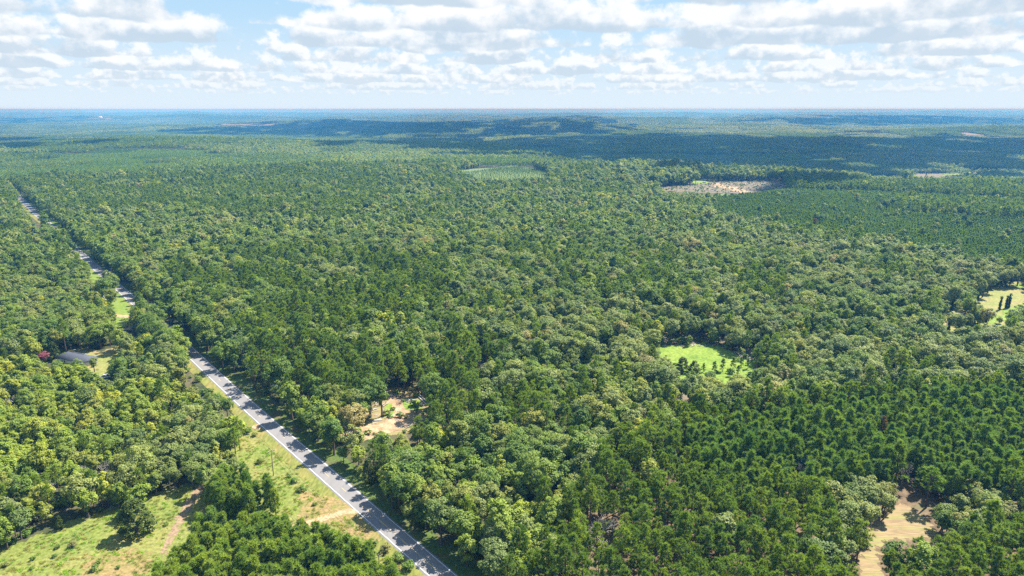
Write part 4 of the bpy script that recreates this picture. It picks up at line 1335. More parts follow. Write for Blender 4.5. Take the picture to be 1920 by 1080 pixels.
IVY = ivy_mesh(_sr, 8.5, 0.62)
_tb = MB()
_tb.tube([(0, 0, 0), (0.1, 0, 3), (0, 0.1, 6), (0.1, 0, 8.6)], [0.3, 0.24, 0.18, 0.07], 7)
SNAG = _tb.build('trunk', MAT['bark'])
_crown_cache = {}
for n, (nm, shape, px, sc, sxy, leaf, label) in enumerate(SPECIAL):
    a = SPECIAL_AT[n]
    cat = 'tree'
    grp = {'dead_tree': 'bare dead trees', 'ivy_snag': 'ivy columns on the tan field'}.get(nm)
    if label.startswith('small pine'):
        grp = 'small pines along the bright field'
    if shape == 'dead':
        root = empty(nm, (a[0], a[1], a[2]), n * 1.7, label, cat, grp)
        tm, bm_ = DEAD[n % 4]
        add('trunk', tm, root)
        add('branches', bm_, root)
        root.scale = (sxy, sxy, sc)
    elif shape is None:
        root = empty(nm, (a[0], a[1], a[2]), n * 1.1, label, cat, grp)
        add('trunk', SNAG, root)
        add('ivy', IVY, root)
        root.scale = (sxy, sxy, sc / 8.5)
    else:
        d = KINDS[shape][n % NVAR[shape]]
        cm = d['crown_mesh']
        if leaf != LEAF[shape]:
            if (shape, n % NVAR[shape], leaf) not in _crown_cache:
                c2 = cm.copy()
                c2.materials.clear()
                c2.materials.append(MAT[leaf])
                _crown_cache[(shape, n % NVAR[shape], leaf)] = c2
            cm = _crown_cache[(shape, n % NVAR[shape], leaf)]
        root = place_tree(nm, dict(trunk_mesh=d['trunk_mesh'], crown_mesh=cm), a[0], a[1], a[2] - 0.05, sc, n * 1.3, label, grp, sxy=sxy)
        if 'ivy' in label or 'vine' in label:
            iv = add('ivy', IVY, root)
            iv.scale = (1.0 / sxy, 1.0 / sxy, 0.9)

# shrubs scattered over the meadow and the clearings, each a thing
SHRUBS = [  # photo pixel of the foot, size, words
    ((108, 1028), .55, 'small green shrub at the left of the meadow, before the woods edge'), ((137, 1026), .75, 'largest pale green shrub in the meadow'), ((103, 1045), .45, 'dark low shrub just below the small meadow shrub'),
    ((62, 1050), .5, 'greyish low shrub left of the dark meadow shrub'), ((12, 1062), .55, 'dark shrub at the left end of the meadow'), ((60, 1068), .4, 'tiny shrub near the bottom of the meadow'),
    ((177, 1070), .75, 'leafy shrub low in the meadow below the big cedar'), ((187, 1055), .5, 'upright shrub beside the leafy low meadow shrub'), ((222, 1066), .4, 'tiny dark shrub right of the leafy meadow shrub'),
    ((312, 985), .5, 'low shrub at the left of the worn track'), ((488, 868), .9, 'dark bushy shrub left of the wooden pole'), ((465, 812), 1.0, 'dense green shrub by the gravel patch'), ((478, 818), .7, 'smaller shrub right of the dense one by the gravel patch'),
    ((552, 905), .8, 'grey-green shrub on the bank below the pole'), ((566, 922), .9, 'brownish shrub on the bank above the dirt track'), ((542, 895), .6, 'low leafy shrub next to the wooden pole'), ((590, 948), .5, 'small shrub just above the dirt track mouth'),
    ((745, 1052), 1.1, 'bright yellow-green shrub at the lower road edge'), ((722, 1035), 1.0, 'leafy green shrub up the bank from the yellow-green one'), ((700, 1024), .8, 'pale leafy shrub beside the bare bank'), ((765, 1068), 1.1, 'large yellow-green shrub nearest the bottom of the road'),
    ((350, 698), 1.1, 'dark shrub below the pole by the road bend'), ((372, 716), 1.2, 'broad green shrub left of the upper road'), ((392, 738), 1.2, 'broad dark shrub between the woods and the upper road'), ((405, 752), 1.0, 'low leafy shrub left of the dark round oak'), ((448, 800), .9, 'leafy shrub below the dark round oak'),
    ((172, 672), .55, 'clipped round bush on the dry house lawn'), ((176, 688), .6, 'dark bush at the corner of the dark-roofed house'),
]
for n, (px, sz, label) in enumerate(SHRUBS):
    a = ground_at(*px)
    d = KINDS['shrub'][n % NVAR['shrub']]
    rt = place_tree('shrub', d, a[0], a[1], a[2], sz, n * 0.9, label, 'shrubs of the meadow and roadside', sxy=sz * 1.05)
    rt['category'] = 'shrub'

# undergrowth below and between the trees
def undergrowth():
    r = np.random.default_rng(61)
    n = 15000
    y = 120 + 620 * np.sqrt(r.random(n))
    x = r.uniform(-1, 1, n) * (y * 0.82 + 40)
    z = terrain(x, y)
    s = r.uniform(0.35, 1.25, n)
    ok = np.abs(road_dist(x, y)) > 8.5
    u, v = project(x, y, z + 1.0)
    ok &= ~in_poly(u, v, np.array(ZONES[0][1], float))
    for f in (0.1, 1.0):
        for e in (-1.5, 1.5):
            u, v = project(x + e * s, y, z + 2.2 * s * f)
            for P in OPEN:
                lo, hi = P.min(0), P.max(0)
                m = (u > lo[0]) & (u < hi[0]) & (v > lo[1]) & (v < hi[1]) & ok
                if m.any():
                    i = np.where(m)[0]
                    ok[i[in_poly(u[i], v[i], P)]] = False
    ok &= np.hypot(x - HOUSE[0], y - HOUSE[1]) > 9
    ok &= ~((x > 30) & (y < 215) & (r.random(n) < 0.75))
    i = np.where(ok)[0]
    objs = [joined('s', d, 'shrub', 0) for d in KINDS['shrub']]
    instancer('undergrowth', objs, np.stack([x[i], y[i], z[i]], 1), r.integers(0, NVAR['shrub'], len(i)), np.stack([0 * x[i], 0 * x[i], r.uniform(0, 6.28, len(i))], 1), np.stack([s[i] * 1.15] * 2 + [s[i]], 1), 'low leafy undergrowth between the trunks')


undergrowth()


def slash():
    r = np.random.default_rng(64)
    objs = []
    for q in range(3):
        mb = MB()
        for _ in range(7):
            th, L = r.uniform(0, 6.28), r.uniform(1.0, 2.8)
            c = r.normal(size=3) * (0.9, 0.9, 0.12) + (0, 0, 0.4)
            dv = np.array([math.cos(th), math.sin(th), r.uniform(-.1, .35)]) * L / 2
            mb.tube([c - dv, c + dv], [.16, .06], 4)
        objs.append(bpy.data.objects.new('s', mb.build('branches', MAT['dead_wood'] if q else MAT['bark'])))
    objs += [joined('s', d, 'shrub', 1) for d in KINDS['shrub'][:2]]
    pts = []
    for outline, cnt in (([(1236, 349), (1300, 345), (1335, 338), (1480, 336), (1474, 351), (1420, 361), (1340, 361), (1250, 357)], 1100), ([(1622, 331), (1740, 331), (1818, 324), (1814, 331), (1740, 335), (1650, 337)], 900), ([(700, 728), (828, 755), (780, 800), (640, 835), (640, 780)], 60), ([(1210, 640), (1400, 636), (1455, 660), (1440, 700), (1410, 680), (1350, 650), (1225, 650)], 160), ([(1740, 600), (1830, 580), (1850, 640), (1760, 650)], 120)):
        P = poly_ground(outline)
        lo, hi = P.min(0), P.max(0)
        x, y = r.uniform(lo[0], hi[0], cnt * 3), r.uniform(lo[1], hi[1], cnt * 3)
        i = np.where(in_poly(x, y, P))[0][:cnt]
        pts.append(np.stack([x[i], y[i], terrain(x[i], y[i]) + 0.1], 1))
    pts = np.concatenate(pts)
    n = len(pts)
    sc = r.uniform(0.4, 1.2, n)
    instancer('brush_litter', objs, pts, r.choice(5, n, p=[.22, .22, .16, .2, .2]), np.stack([0 * sc, 0 * sc, r.uniform(0, 6.28, n)], 1), np.stack([sc, sc, sc * 0.8], 1), 'slash, fallen branches and seedlings on the cleared ground')


slash()


def grass():
    r = np.random.default_rng(62)
    objs = []
    for m in ('grass', 'pale_grass', 'grass', 'bright_grass'):
        n = 34
        p = r.normal(size=(n, 3)) * (0.22, 0.22, 0)
        d = unit(np.stack([r.normal(size=n) * 0.5, r.normal(size=n) * 0.5, np.ones(n)], 1))
        L = r.uniform(0.3, 0.75, (n, 1))
        sd = unit(np.cross(d, r.normal(size=(n, 3)))) * 0.05
        v = np.stack([p - sd, p + sd, p + d * L], 1).reshape(-1, 3)
        objs.append(bpy.data.objects.new('g', mesh('tuft', v, [np.arange(3 * n).reshape(n, 3)], [MAT[m]], attrs={'tone': r.random(n)})))
    pts, idx = [], []
    patch = wave_noise(63, 9)
    for outline, cnt, kinds, gap in ((ZONES[0][1], 6000, (1, 1, 3), 3.2), ([(1205, 655), (1225, 650), (1352, 650), (1412, 676), (1420, 700), (1300, 742), (1225, 720)], 20, (3, 3, 3), 0)):
        P = poly_ground(outline)
        lo, hi = P.min(0), P.max(0)
        lo = np.maximum(lo, (-230, 135))
        x, y = r.uniform(lo[0], hi[0], cnt * 3), r.uniform(lo[1], hi[1], cnt * 3)
        ok = in_poly(x, y, P) & (np.abs(road_dist(x, y)) > 3.4 + gap) & (patch(x, y) + r.normal(size=len(x)) * 0.7 > -0.3)
        TR = poly_ground([(378, 905), (392, 912), (366, 950), (345, 985), (332, 1012), (306, 1050), (296, 1046), (318, 1000), (330, 962), (352, 930)])
        TR2 = poly_ground([(540, 985), (560, 978), (606, 966), (640, 955), (664, 953), (676, 962), (648, 968), (618, 978), (560, 998), (520, 1020), (480, 1050), (468, 1044)])
        ok &= ~in_poly(x, y, TR) & ~in_poly(x, y, TR2)
        i = np.where(ok)[0][:cnt]
        pts.append(np.stack([x[i], y[i], terrain(x[i], y[i]) + 0.05], 1))
        idx.append(np.array(kinds)[r.integers(0, len(kinds), len(i))])
    pts, idx = np.concatenate(pts), np.concatenate(idx)
    sc = r.uniform(0.5, 1.1, len(pts))
    instancer('grass', objs, pts, idx, np.stack([0 * sc, 0 * sc, r.uniform(0, 6.28, len(pts))], 1), np.stack([sc * 1.2, sc * 1.2, sc], 1), 'rough tufts of meadow grass and weeds')


grass()

# ------------------------------------------------------------------ stands of trees beyond, to the horizon
def stand(name, kinds, size, spacing, seed, lod=2, dens=1.0):
    r = np.random.default_rng(seed)
    V, Q, Tq, tone, tree, mi, mats = [], [], [], [], [], [], []
    n0 = 0
    for k in kinds:
        if MAT[LEAF[k]] not in mats:
            mats.append(MAT[LEAF[k]])
    F4, F3, t4, t3, r4, r3, m4, m3 = [], [], [], [], [], [], [], []
    xs = np.arange(-size / 2 + spacing / 2, size / 2, spacing)
    names = list(kinds)
    w = np.cumsum(list(kinds.values()))
    for a in xs:
        for b in xs:
            if r.random() > dens:
                continue
            k = names[int(np.searchsorted(w, r.random() * w[-1]))]
            d = KINDS[k][r.integers(NVAR[k])]
            v, f, tn = d['lods'][lod]
            th = r.uniform(0, 6.28)
            s = r.uniform(0.8, 1.15)
            g = spacing / 6.5 if spacing > 6.5 else 1.0
            x = v[:, 0] * math.cos(th) - v[:, 1] * math.sin(th)
            y = v[:, 0] * math.sin(th) + v[:, 1] * math.cos(th)
            jx, jy = r.uniform(-.35, .35, 2) * spacing
            V.append(np.stack([x * s * g + a + jx, y * s * g + b + jy, v[:, 2] * s], 1))
            rv = r.random()
            idx = mats.index(MAT[LEAF[k]])
            if f.shape[1] == 4:
                F4.append(f + n0); t4 += list(tn); r4 += [rv] * len(f); m4 += [idx] * len(f)
            else:
                F3.append(f + n0); t3 += list(tn); r3 += [rv] * len(f); m3 += [idx] * len(f)
            n0 += len(v)
    fs = ([np.concatenate(F4)] if F4 else []) + ([np.concatenate(F3)] if F3 else [])
    me = mesh(name, np.concatenate(V), fs, mats, m4 + m3, {'tone': t4 + t3, 'tree': r4 + r3})
    return bpy.data.objects.new(name, me)


HARD = {'oak': .5, 'sage': .3, 'poplar': .2}
PINES = {'pine': .85, 'oak': .15}
MIXED = {'oak': .35, 'sage': .2, 'pine': .35, 'poplar': .1}
near_stands = [stand('s', HARD, 100, 6.8, 1), stand('s', HARD, 100, 6.8, 2), stand('s', PINES, 100, 5.8, 3), stand('s', PINES, 100, 5.8, 4), stand('s', MIXED, 100, 6.4, 5), stand('s', MIXED, 100, 6.4, 6), stand('s', {'young': 1}, 100, 4.0, 7)]
far_stands = [stand('s', HARD, 260, 11, 11), stand('s', PINES, 260, 10, 12), stand('s', MIXED, 260, 11, 13)]

FAR_OPEN = [np.array(p, float) for p in (
    [(1778, 249), (1800, 247), (1860, 250), (1850, 256), (1800, 254)], [(1380, 249), (1440, 245), (1438, 250), (1384, 252)], [(330, 233), (420, 231), (520, 233), (600, 237), (520, 239), (420, 236)],
    [(1095, 305), (1140, 300), (1145, 308), (1100, 310)], [(150, 222), (210, 220), (210, 223), (160, 224)],
    [(1605, 327), (1700, 325), (1760, 319), (1835, 318), (1828, 335), (1740, 338), (1612, 339)], [(1610, 250), (1660, 249), (1650, 253)], [(700, 240), (760, 239), (740, 242)])]


def far_woods():
    BX, BY = np.random.default_rng(78).uniform(-4600, 4600, 420), np.random.default_rng(79).uniform(900, 4700, 420)
    BT = np.random.default_rng(80).choice([0, 2, 4, 6], 420, p=[.34, .26, .18, .22])
    BH = np.random.default_rng(81).uniform(0.72, 1.35, 420)
    pts, idx, rot, scl = [], [], [], []
    fp, fi, fr, fs = [], [], [], []
    r = np.random.default_rng(77)
    xs = np.arange(-4600, 4600, CELL) + CELL / 2
    ys = np.arange(50, 4600, CELL) + 0
    SPLIT = 4400
    for y0 in np.arange(0, 4600, CELL) + CELL / 2:
        for x0 in xs:
            if abs(x0) > y0 * 0.82 + 200 or np.hypot(x0, y0) < LIMIT:
                continue
            if y0 > SPLIT:
                continue
            z0 = float(terrain(x0, y0))
            u, v = project(x0, y0, z0 + 6)
            if any(in_poly(np.array([u]), np.array([v]), P)[0] for P in FAR_OPEN):
                continue
            b = int(np.argmin((BX - x0) ** 2 + (BY - y0) ** 2))
            i = int(BT[b]) + (int(r.integers(2)) if BT[b] < 6 else 0)
            e = CELL / 2
            sx = (float(terrain(x0 + e, y0)) - float(terrain(x0 - e, y0))) / CELL
            sy = (float(terrain(x0, y0 + e)) - float(terrain(x0, y0 - e))) / CELL
            pts.append((x0, y0, z0)); idx.append(i); rot.append((math.atan(sy), -math.atan(sx), 0)); scl.append((1, 1, BH[b] * r.uniform(0.92, 1.08)))
    C2 = 260.0
    y0 = SPLIT + C2 / 2
    while y0 < 24000:
        half = y0 * 0.82 + 300
        for x0 in np.arange(-half, half, C2):
            z0 = float(terrain(x0, y0))
            u, v = project(x0, y0, z0 + 6)
            if any(in_poly(np.array([u]), np.array([v]), P)[0] for P in FAR_OPEN):
                continue
            n = float(V1(x0, y0)) + float(V2(x0, y0))
            e = C2 / 2
            sx = (float(terrain(x0 + e, y0)) - float(terrain(x0 - e, y0))) / C2
            sy = (float(terrain(x0, y0 + e)) - float(terrain(x0, y0 - e))) / C2
            fp.append((x0, y0, z0)); fi.append(0 if n > 0.4 else 1 if n < -0.3 else 2); fr.append((math.atan(sy), -math.atan(sx), 0)); fs.append((1, 1, r.uniform(0.7, 1.45)))
        y0 += C2
    instancer('distant_woods', near_stands, pts, idx, rot, scl, 'woods covering the hills in the middle distance')
    instancer('horizon_woods', far_stands, fp, fi, fr, fs, 'hazy blue woods reaching to the horizon')


far_woods()
for P in FAR_OPEN:
    c = P.mean(0)
    sheet('distant_clearing', P, 'clearcut', 'pale logged clearing far off in the woods', 1.2, cell=25 if c[1] > 260 else 40, seed=int(c[0]))

# ------------------------------------------------------------------ cloud masses whose shadows lie on the woods (they hang high above the frame)
def build_clouds():
    shadows = [  # outlines of the shadows where the photo shows them, on the canopy
        [(640, 272), (760, 263), (900, 268), (1000, 262), (1300, 257), (1920, 262), (2300, 262), (2300, 312), (1920, 316), (1650, 322), (1480, 334), (1400, 332), (1300, 316), (1180, 318), (1080, 312), (1010, 300), (960, 292), (880, 288), (800, 286), (700, 280)],
        [(390, 250), (470, 240), (560, 233), (760, 232), (920, 229), (1000, 226), (1110, 226), (1120, 240), (1010, 252), (900, 257), (700, 258), (560, 258), (440, 256)],
        [(1430, 224), (1600, 221), (1760, 222), (1900, 224), (1900, 230), (1750, 231), (1560, 234), (1440, 231)],
        [(-250, 225), (0, 224), (110, 222), (165, 223), (110, 226), (0, 230), (-250, 232)],
        [(-300, 270), (0, 264), (60, 272), (70, 284), (0, 288), (-300, 296)],
    ]
    V, Q, n0 = [], [], 0
    for k, S in enumerate(shadows):
        base = 2600.0 if k in (2, 3) else 2000.0
        P = poly_ground(S)
        P = P + np.array([SUN_DIR.x, SUN_DIR.y]) * (base / SUN_DIR.z)
        cell = 45.0 if k not in (2, 3) else 90.0
        lo, hi = P.min(0) - 3 * cell, P.max(0) + 3 * cell
        X, Y = np.meshgrid(np.arange(lo[0], hi[0], cell), np.arange(lo[1], hi[1], cell), indexing='ij')
        wx, wy = wave_noise(300 + k, 260), wave_noise(330 + k, 230)
        far_k = float(np.hypot(*P.mean(0))) / 2500
        wob = 90 * max(1.0, far_k)
        inside = in_poly(X + wob * wx(X, Y) + 40 * wave_noise(420 + k, 90)(X, Y), Y + wob * wy(X, Y) + 40 * wave_noise(440 + k, 90)(X, Y), P)
        inside &= (wave_noise(460 + k, 420)(X, Y) + 0.8 * wave_noise(480 + k, 150)(X, Y)) < 1.15
        depth = np.zeros(X.shape)
        cur = inside.copy()
        for _ in range(12):
            depth += cur
            e = cur.copy()
            e[1:] &= cur[:-1]; e[:-1] &= cur[1:]; e[:, 1:] &= cur[:, :-1]; e[:, :-1] &= cur[:, 1:]
            cur = e
        lump = wave_noise(360 + k, 300)(X, Y) + 0.6 * wave_noise(390 + k, 110)(X, Y)
        top = base + np.where(inside, np.sqrt(depth) * (95 + 34 * lump), 0)
        bot = base - np.where(inside, np.sqrt(depth) * (9 + 5 * lump), 0)
        cells = inside[:-1, :-1] | inside[1:, :-1] | inside[1:, 1:] | inside[:-1, 1:]
        idx = np.arange(X.size).reshape(X.shape)
        q = np.stack([idx[:-1, :-1], idx[1:, :-1], idx[1:, 1:], idx[:-1, 1:]], -1)[cells]
        used, inv = np.unique(q, return_inverse=True)
        inv = inv.reshape(-1, 4)
        x, y = X.ravel()[used], Y.ravel()[used]
        V += [np.stack([x, y, top.ravel()[used]], 1), np.stack([x, y, bot.ravel()[used] - 0.5], 1)]
        Q += [inv + n0, inv[:, ::-1] + n0 + len(used)]
        n0 += 2 * len(used)
    m, N, L = new_mat('cloud_white')
    d = N.new('ShaderNodeBsdfDiffuse')
    d.inputs[0].default_value = (0.85, 0.85, 0.85, 1)
    t = N.new('ShaderNodeBsdfTranslucent')
    t.inputs[0].default_value = (0.85, 0.86, 0.88, 1)
    mx = N.new('ShaderNodeMixShader')
    mx.inputs[0].default_value = 0.45
    L.new(d.outputs[0], mx.inputs[1]); L.new(t.outputs[0], mx.inputs[2])
    o = N.new('ShaderNodeOutputMaterial')
    L.new(mx.outputs[0], o.inputs[0])
    add('clouds', mesh('clouds', np.concatenate(V), [np.concatenate(Q)], [m], smooth_shade=True), kind='stuff', label='white cumulus clouds high over the woods')


build_clouds()

# ------------------------------------------------------------------ haze
def build_haze():
    m, N, L = new_mat('haze_air')
    p = N.new('ShaderNodeVolumePrincipled')
    p.inputs['Color'].default_value = (0.060, 0.27, 0.64, 1)
    p.inputs['Absorption Color'].default_value = (0.62, 0.28, 0.0, 1)
    p.inputs['Density'].default_value = 0.00014
    p.inputs['Anisotropy'].default_value = 0.1
    o = N.new('ShaderNodeOutputMaterial')
    L.new(p.outputs[0], o.inputs['Volume'])
    mb = MB()
    z0, z1 = -120.0, 126.0
    mb.box((0, 0, (z0 + z1) / 2), (98000, 98000, z1 - z0))
    add('haze', mb.build('haze', m), kind='stuff', label='thin blue haze over the woods')


build_haze()

# ------------------------------------------------------------------ buildings and small things
def local(root_loc, rz):
    return root_loc, rz


def hip_house(loc, rz, L, W, eave, rise, wall, roof, label, name='house', wins=5):
    root = empty(name, loc, rz, label, 'house')
    mb = MB(); mb.box((0, 0, eave / 2), (L, W, eave)); add('wall', mb.build('wall', wall), root)
    o, th = 0.55, 0.16
    a, b, rl = L / 2 + o, W / 2 + o, max(L / 2 - W / 2, 0.5)
    zt, zb = eave + rise, eave + 0.02
    mb = MB()
    P = [(-a, -b, zb), (a, -b, zb), (a, b, zb), (-a, b, zb), (-rl, 0, zt), (rl, 0, zt)]
    P2 = [(x, y, z + th) for x, y, z in P]
    i = mb.pts(P + P2)
    for f in ((6, 7, 11, 10), (8, 9, 10, 11), (0, 1, 7, 6), (1, 2, 8, 7), (2, 3, 9, 8), (3, 0, 6, 9), (3, 2, 1, 0)):
        mb.q.append([i + k for k in f])
    for f in ((7, 8, 11), (9, 6, 10)):
        mb.t.append([i + k for k in f])
    rf = add('roof', mb.build('roof', roof), root)
    mb = MB(); mb.tube([(-rl, 0, zt + th), (rl, 0, zt + th)], [0.11, 0.11], 6); add('ridge_cap', mb.build('ridge_cap', roof), rf)
    mb = MB(); mb.box((L * 0.28, W * 0.16, zt - 0.4), (0.25, 0.25, 0.9)); add('vent_pipe', mb.build('vent_pipe', MAT['steel']), rf)
    for k in range(wins):
        for sd in (-1, 1):
            x = -L / 2 + L * (k + 0.7) / (wins + 0.4)
            if sd < 0 and k == wins // 2:
                mb = MB(); mb.box((x, -W / 2 - 0.03, 1.05), (0.95, 0.08, 2.1)); add('door', mb.build('door', MAT['trim']), root)
                continue
            mb = MB()
            for dx, dz, sx, sz in ((0, 0.62, 1.3, 0.1), (0, -0.62, 1.3, 0.1), (-0.6, 0, 0.1, 1.14), (0.6, 0, 0.1, 1.14)):
                mb.box((x + dx, sd * (W / 2 + 0.04), 1.45 + dz), (sx, 0.1, sz))
            w = add('window', mb.build('window', MAT['trim']), root)
            mb = MB(); mb.box((x, sd * (W / 2 + 0.015), 1.45), (1.1, 0.04, 1.14)); add('pane', mb.build('pane', MAT['glass']), w)
    return root


A_, B_ = ground_at(116, 671, 2.7), ground_at(176, 684, 2.7)
ang = math.atan2(B_[1] - A_[1], B_[0] - A_[0])
Lh = math.hypot(B_[0] - A_[0], B_[1] - A_[1])
hx, hy = (A_[0] + B_[0]) / 2 - math.sin(ang) * 3.0 - 3.5, (A_[1] + B_[1]) / 2 + math.cos(ang) * 3.5
hip_house((hx, hy, float(terrain(hx, hy))), ang, Lh * 0.80, 7.8, 2.7, 2.3, MAT['wall'], MAT['roof'], 'low house with a dark grey hip roof half hidden by trees')
a = ground_at(103, 533)
hip_house((a[0], a[1] + 4, a[2]), -0.3, 11, 8, 2.8, 2.4, MAT['wall'], MAT['brown_roof'], 'small house with a brown roof showing through the left woods', wins=3)


def shed(loc, rz, L, W, label):
    root = empty('shed', loc, rz, label, 'shed')
    mb = MB(); mb.box((0, 0, 1.15), (L, W, 2.3)); add('wall', mb.build('wall', MAT['wall']), root)
    mb = MB()
    for sd in (-1, 1):
        i = mb.pts([(-L / 2 - .3, sd * (W / 2 + .3), 2.25), (L / 2 + .3, sd * (W / 2 + .3), 2.25), (L / 2 + .3, 0, 3.3), (-L / 2 - .3, 0, 3.3), (-L / 2 - .3, sd * (W / 2 + .3), 2.33), (L / 2 + .3, sd * (W / 2 + .3), 2.33), (L / 2 + .3, 0, 3.38), (-L / 2 - .3, 0, 3.38)])
        for f in ((0, 1, 2, 3), (4, 5, 6, 7), (0, 1, 5, 4), (1, 2, 6, 5), (3, 0, 4, 7)):
            mb.q.append([i + k for k in f])
    add('roof', mb.build('roof', MAT['metal_roof']), root)
    for sd in (-1, 1):
        mb = MB(); i = mb.pts([(sd * L / 2, -W / 2, 2.3), (sd * L / 2, W / 2, 2.3), (sd * L / 2, 0, 3.25)]); mb.t.append([i, i + 1, i + 2]); add('gable', mb.build('gable', MAT['wall']), root)
    mb = MB(); mb.box((L * 0.2, -W / 2 - 0.03, 1.0), (1.6, 0.08, 2.0)); add('door', mb.build('door', MAT['trim']), root)


a, b = ground_at(242, 622), ground_at(256, 615)
shed((((a[0] + b[0]) / 2), (a[1] + b[1]) / 2 + 2, a[2]), math.atan2(b[1] - a[1], b[0] - a[0]), 8.5, 3.4, 'long grey-roofed shed under the trees by the roadside lawn')


def car(px, rz, label):
    a = ground_at(*px)
    root = empty('parked_car', a, rz, label, 'car', 'cars parked by the left houses')
    prof = [(-2.25, .35), (2.25, .35), (2.3, .75), (1.2, .95), (0.55, 1.45), (-1.1, 1.48), (-1.9, 1.0), (-2.3, .9)]
    mb = MB(); n = len(prof)
    i = mb.pts([(x, -0.88, z) for x, z in prof] + [(x, 0.88, z) for x, z in prof])
    for k in range(n):
        k2 = (k + 1) % n
        mb.q.append([i + k, i + k2, i + n + k2, i + n + k])
    for sd in (0, n):
        for k in range(1, n - 1):
            mb.t.append([i + sd, i + sd + k, i + sd + k + 1])
    add('body', mb.build('body', MAT['car_white']), root)
    mb = MB()
    mb.quad((1.17, -.75, 0.99), (1.17, .75, .99), (.59, .7, 1.44), (.59, -.7, 1.44))
    add('windscreen', mb.build('windscreen', MAT['glass']), root)
    mb = MB()
    mb.quad((-1.86, -.72, 1.05), (-1.86, .72, 1.05), (-1.14, .7, 1.47), (-1.14, -.7, 1.47))
    add('rear_window', mb.build('rear_window', MAT['glass']), root)
    for sd in (-1, 1):
        mb = MB(); mb.box((-.3, sd * .885, 1.2), (1.5, .02, .4)); add('side_window', mb.build('side_window', MAT['glass']), root)
        for x in (-1.4, 1.4):
            mb = MB(); mb.tube([(x, sd * .70, .33), (x, sd * .92, .33)], [.33, .33], 12); w = add('wheel', mb.build('wheel', MAT['rubber']), root)
            mb = MB(); mb.tube([(x, sd * .92, .33), (x, sd * .95, .33)], [.2, .19], 10); add('rim', mb.build('rim', MAT['steel']), w)


car((198, 559), 0.5, 'white car under the round tree by the roadside lawn')
car((199, 708), 0.2, 'white car half hidden by trees below the dry house lawn')

a = ground_at(1130, 658)
root = empty('camper', a, 0.35, 'white camper roof showing among the oaks left of the bright field', 'camper')
mb = MB(); mb.box((0, 0, 1.65), (6.2, 2.4, 2.2)); add('body', mb.build('body', MAT['car_white']), root)
mb = MB(); mb.box((0, 0, 2.79), (6.0, 2.2, 0.08)); mb.box((0.8, 0, 2.93), (0.9, 0.8, 0.2)); add('roof', mb.build('roof', MAT['trim']), root)
for x in (-2, 0.2, 2):
    mb = MB(); mb.box((x, -1.21, 1.9), (1.0, .03, .6)); add('window', mb.build('window', MAT['glass']), root)
for x in (-.5, .5):
    for sd in (-1, 1):
        mb = MB(); mb.tube([(x, sd * .95, .36), (x, sd * 1.2, .36)], [.36, .36], 12); add('wheel', mb.build('wheel', MAT['rubber']), root)

# far white barn
a = ground_at(188, 222)
root = empty('barn', (a[0], a[1], a[2] + 8), 0.2, 'white barn far off near the horizon', 'barn')
mb = MB(); mb.box((0, 0, 6), (46, 24, 12)); add('wall', mb.build('wall', MAT['trim']), root)
mb = MB()
i = mb.pts([(-24, -13, 12), (24, -13, 12), (24, 13, 12), (-24, 13, 12), (-24, 0, 19), (24, 0, 19)])
for f in ((0, 1, 5, 4), (2, 3, 4, 5), (3, 2, 1, 0)):
    mb.q.append([i + k for k in f])
for f in ((1, 2, 5), (3, 0, 4)):
    mb.t.append([i + k for k in f])
add('roof', mb.build('roof', MAT['trim']), root)


def pole(px, h, rz, label, transformer=False):
    a = ground_at(*px)
    root = empty('utility_pole', a, rz, label, 'utility pole', 'wooden poles of the roadside power line')
    mb = MB(); mb.tube([(0, 0, 0), (0, 0, h)], [.19, .12], 8); add('post', mb.build('post', MAT['pole']), root)
    mb = MB(); mb.box((0, 0.14, h - .45), (2.3, .11, .13)); add('crossarm', mb.build('crossarm', MAT['pole']), root)
    for x in (-1.0, 0.0, 1.0):
        mb = MB(); z = h - .38 if x else h; mb.tube([(x, .14 if x else 0, z), (x, .14 if x else 0, z + .22)], [.06, .08], 8); add('insulator', mb.build('insulator', MAT['trim']), root)
    if transformer:
        mb = MB(); mb.tube([(0.34, 0, h - 1.9), (0.34, 0, h - 1.0)], [.25, .25], 10); add('transformer', mb.build('transformer', MAT['steel']), root)
    return np.array(a), h


dr = ROAD[2] - ROAD[1]
rzp = math.atan2(dr[1], dr[0]) - math.pi / 2
poles = [pole((326, 711), 10.0, rzp, 'wooden pole with a transformer by the road bend', True), pole((513, 892), 9.5, rzp, 'wooden pole with a crossarm on the bank beside the bushy pines')]
q = np.array([poles[1][0][0] + 0.62 * 75, poles[1][0][1] - 0.74 * 75])
mb = MB()
ends = [poles[0][0] + (0, 0, 10.1), poles[1][0] + (0, 0, 9.6), np.array([q[0], q[1], 9.6])]
side = np.array([math.cos(rzp), math.sin(rzp), 0])
a = np.array([q[0], q[1], float(terrain(*q))])
root = empty('utility_pole', a, rzp, 'wooden pole just below the picture edge carrying the same line', 'utility pole', 'wooden poles of the roadside power line')
pm = MB(); pm.tube([(0, 0, 0), (0, 0, 9.5)], [.19, .12], 8); add('post', pm.build('post', MAT['pole']), root)
pm = MB(); pm.box((0, 0.14, 9.05), (2.3, .11, .13)); add('crossarm', pm.build('crossarm', MAT['pole']), root)
wires = empty('power_line', ends[0], 0, 'thin black wires strung between the roadside poles', 'power line')
for x in (-1.0, 0.0, 1.0):
    mb = MB()
    for p0, p1 in zip(ends[:-1], ends[1:]):
        t = np.linspace(0, 1, 9)[:, None]
        path = p0 + (p1 - p0) * t + side * x - ends[0]
        path[:, 2] -= (4 * t * (1 - t))[:, 0] * 1.4 + (0.25 if x else 0)
        mb.tube(path, [.022] * 9, 4, cap=False)
    add('wire', mb.build('wire', MAT['cable']), wires)

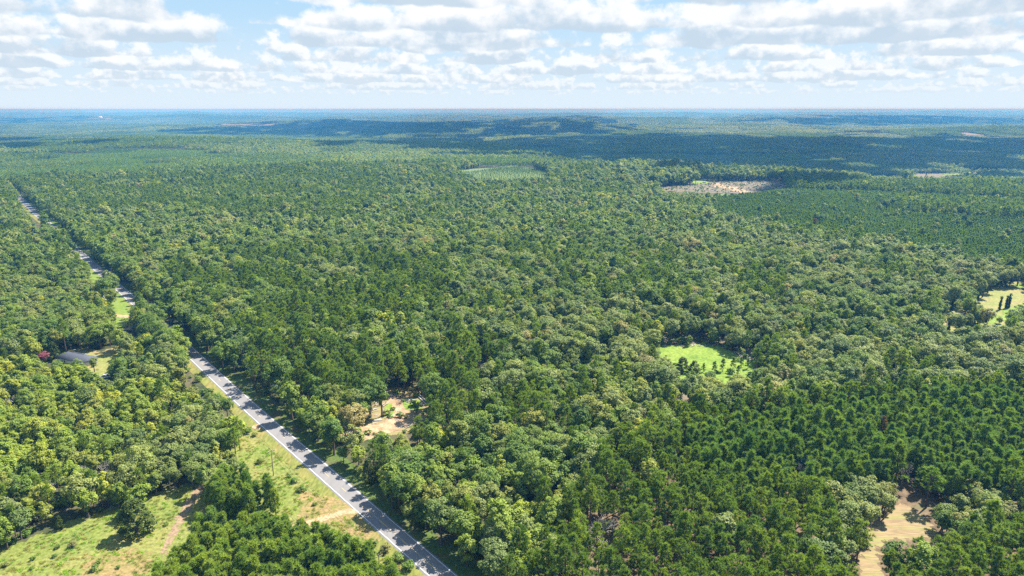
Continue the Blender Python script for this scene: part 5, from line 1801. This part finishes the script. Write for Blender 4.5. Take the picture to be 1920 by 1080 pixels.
for k, px in enumerate([(548, 984), (556, 980), (566, 976), (539, 990), (575, 972)]):
    a = ground_at(*px)
    root = empty('fence_post', a, 0, '%s weathered fence post from the left beside the dirt track' % nth([2, 3, 4, 1, 5][k]), 'fence post', 'fence posts beside the dirt track')
    mb = MB(); mb.tube([(0, 0, 0), (0, 0, 1.35)], [.10, .09], 7); add('post', mb.build('post', MAT['pole']), root)
    mb = MB(); mb.tube([(0, 0, 1.3), (0, 0, 1.42)], [.11, .05], 7); add('cap', mb.build('cap', MAT['pole']), root)

for k, (p0, p1, label) in enumerate((((779, 740), (800, 760), 'long pale fallen log at the right of the woodland clearing'), ((784, 739), (803, 757), 'second pale log lying along the long one'), ((700, 790), (716, 788), 'fallen grey log at the left of the woodland clearing'))):
    a, b = np.array(ground_at(*p0)), np.array(ground_at(*p1))
    root = empty('fallen_log', a, 0, label, 'log')
    d = b - a
    mb = MB(); mb.tube([(0, 0, .3), d * 0.5 + (0, 0, .32), d + (0, 0, .26)], [.34, .29, .2], 8); add('trunk', mb.build('trunk', MAT['dead_wood']), root)
    mb = MB(); mb.tube([d * 0.6 + (0, 0, .3), d * 0.7 + (0.5, 0.8, 1.0)], [.1, .03], 5); add('branch_stub', mb.build('branch_stub', MAT['dead_wood']), root)

a = ground_at(750, 758)
root = empty('brush_pile', a, 0, 'dark heap of cut branches on the sandy clearing track', 'brush pile')
for k in range(26):
    rr = np.random.default_rng(k)
    th, tilt = rr.uniform(0, 6.28), rr.uniform(-.1, .35)
    L = rr.uniform(1.2, 2.6)
    c = rr.normal(size=3) * (.5, .5, .2) + (0, 0, .55)
    dv = np.array([math.cos(th), math.sin(th), tilt]) * L / 2
    mb = MB(); mb.tube([c - dv, c + dv], [.06, .02], 4); add('branch', mb.build('branch', MAT['bark']), root)

a = ground_at(733, 744)
rr = np.random.default_rng(5)
v = unit(rr.normal(size=(40, 3))) * (1.3, 0.9, 0.8) * rr.uniform(.85, 1.1, (40, 1))
import bmesh
bm = bmesh.new()
for p in v:
    bm.verts.new(p)
bmesh.ops.convex_hull(bm, input=bm.verts)
me = bpy.data.meshes.new('boulder')
bm.to_mesh(me)
bm.free()
me.materials.append(MAT['rock'])
add('boulder', me, None, (a[0], a[1], a[2] + .45), label='grey boulder in the shade behind the sandy clearing track', category='boulder')
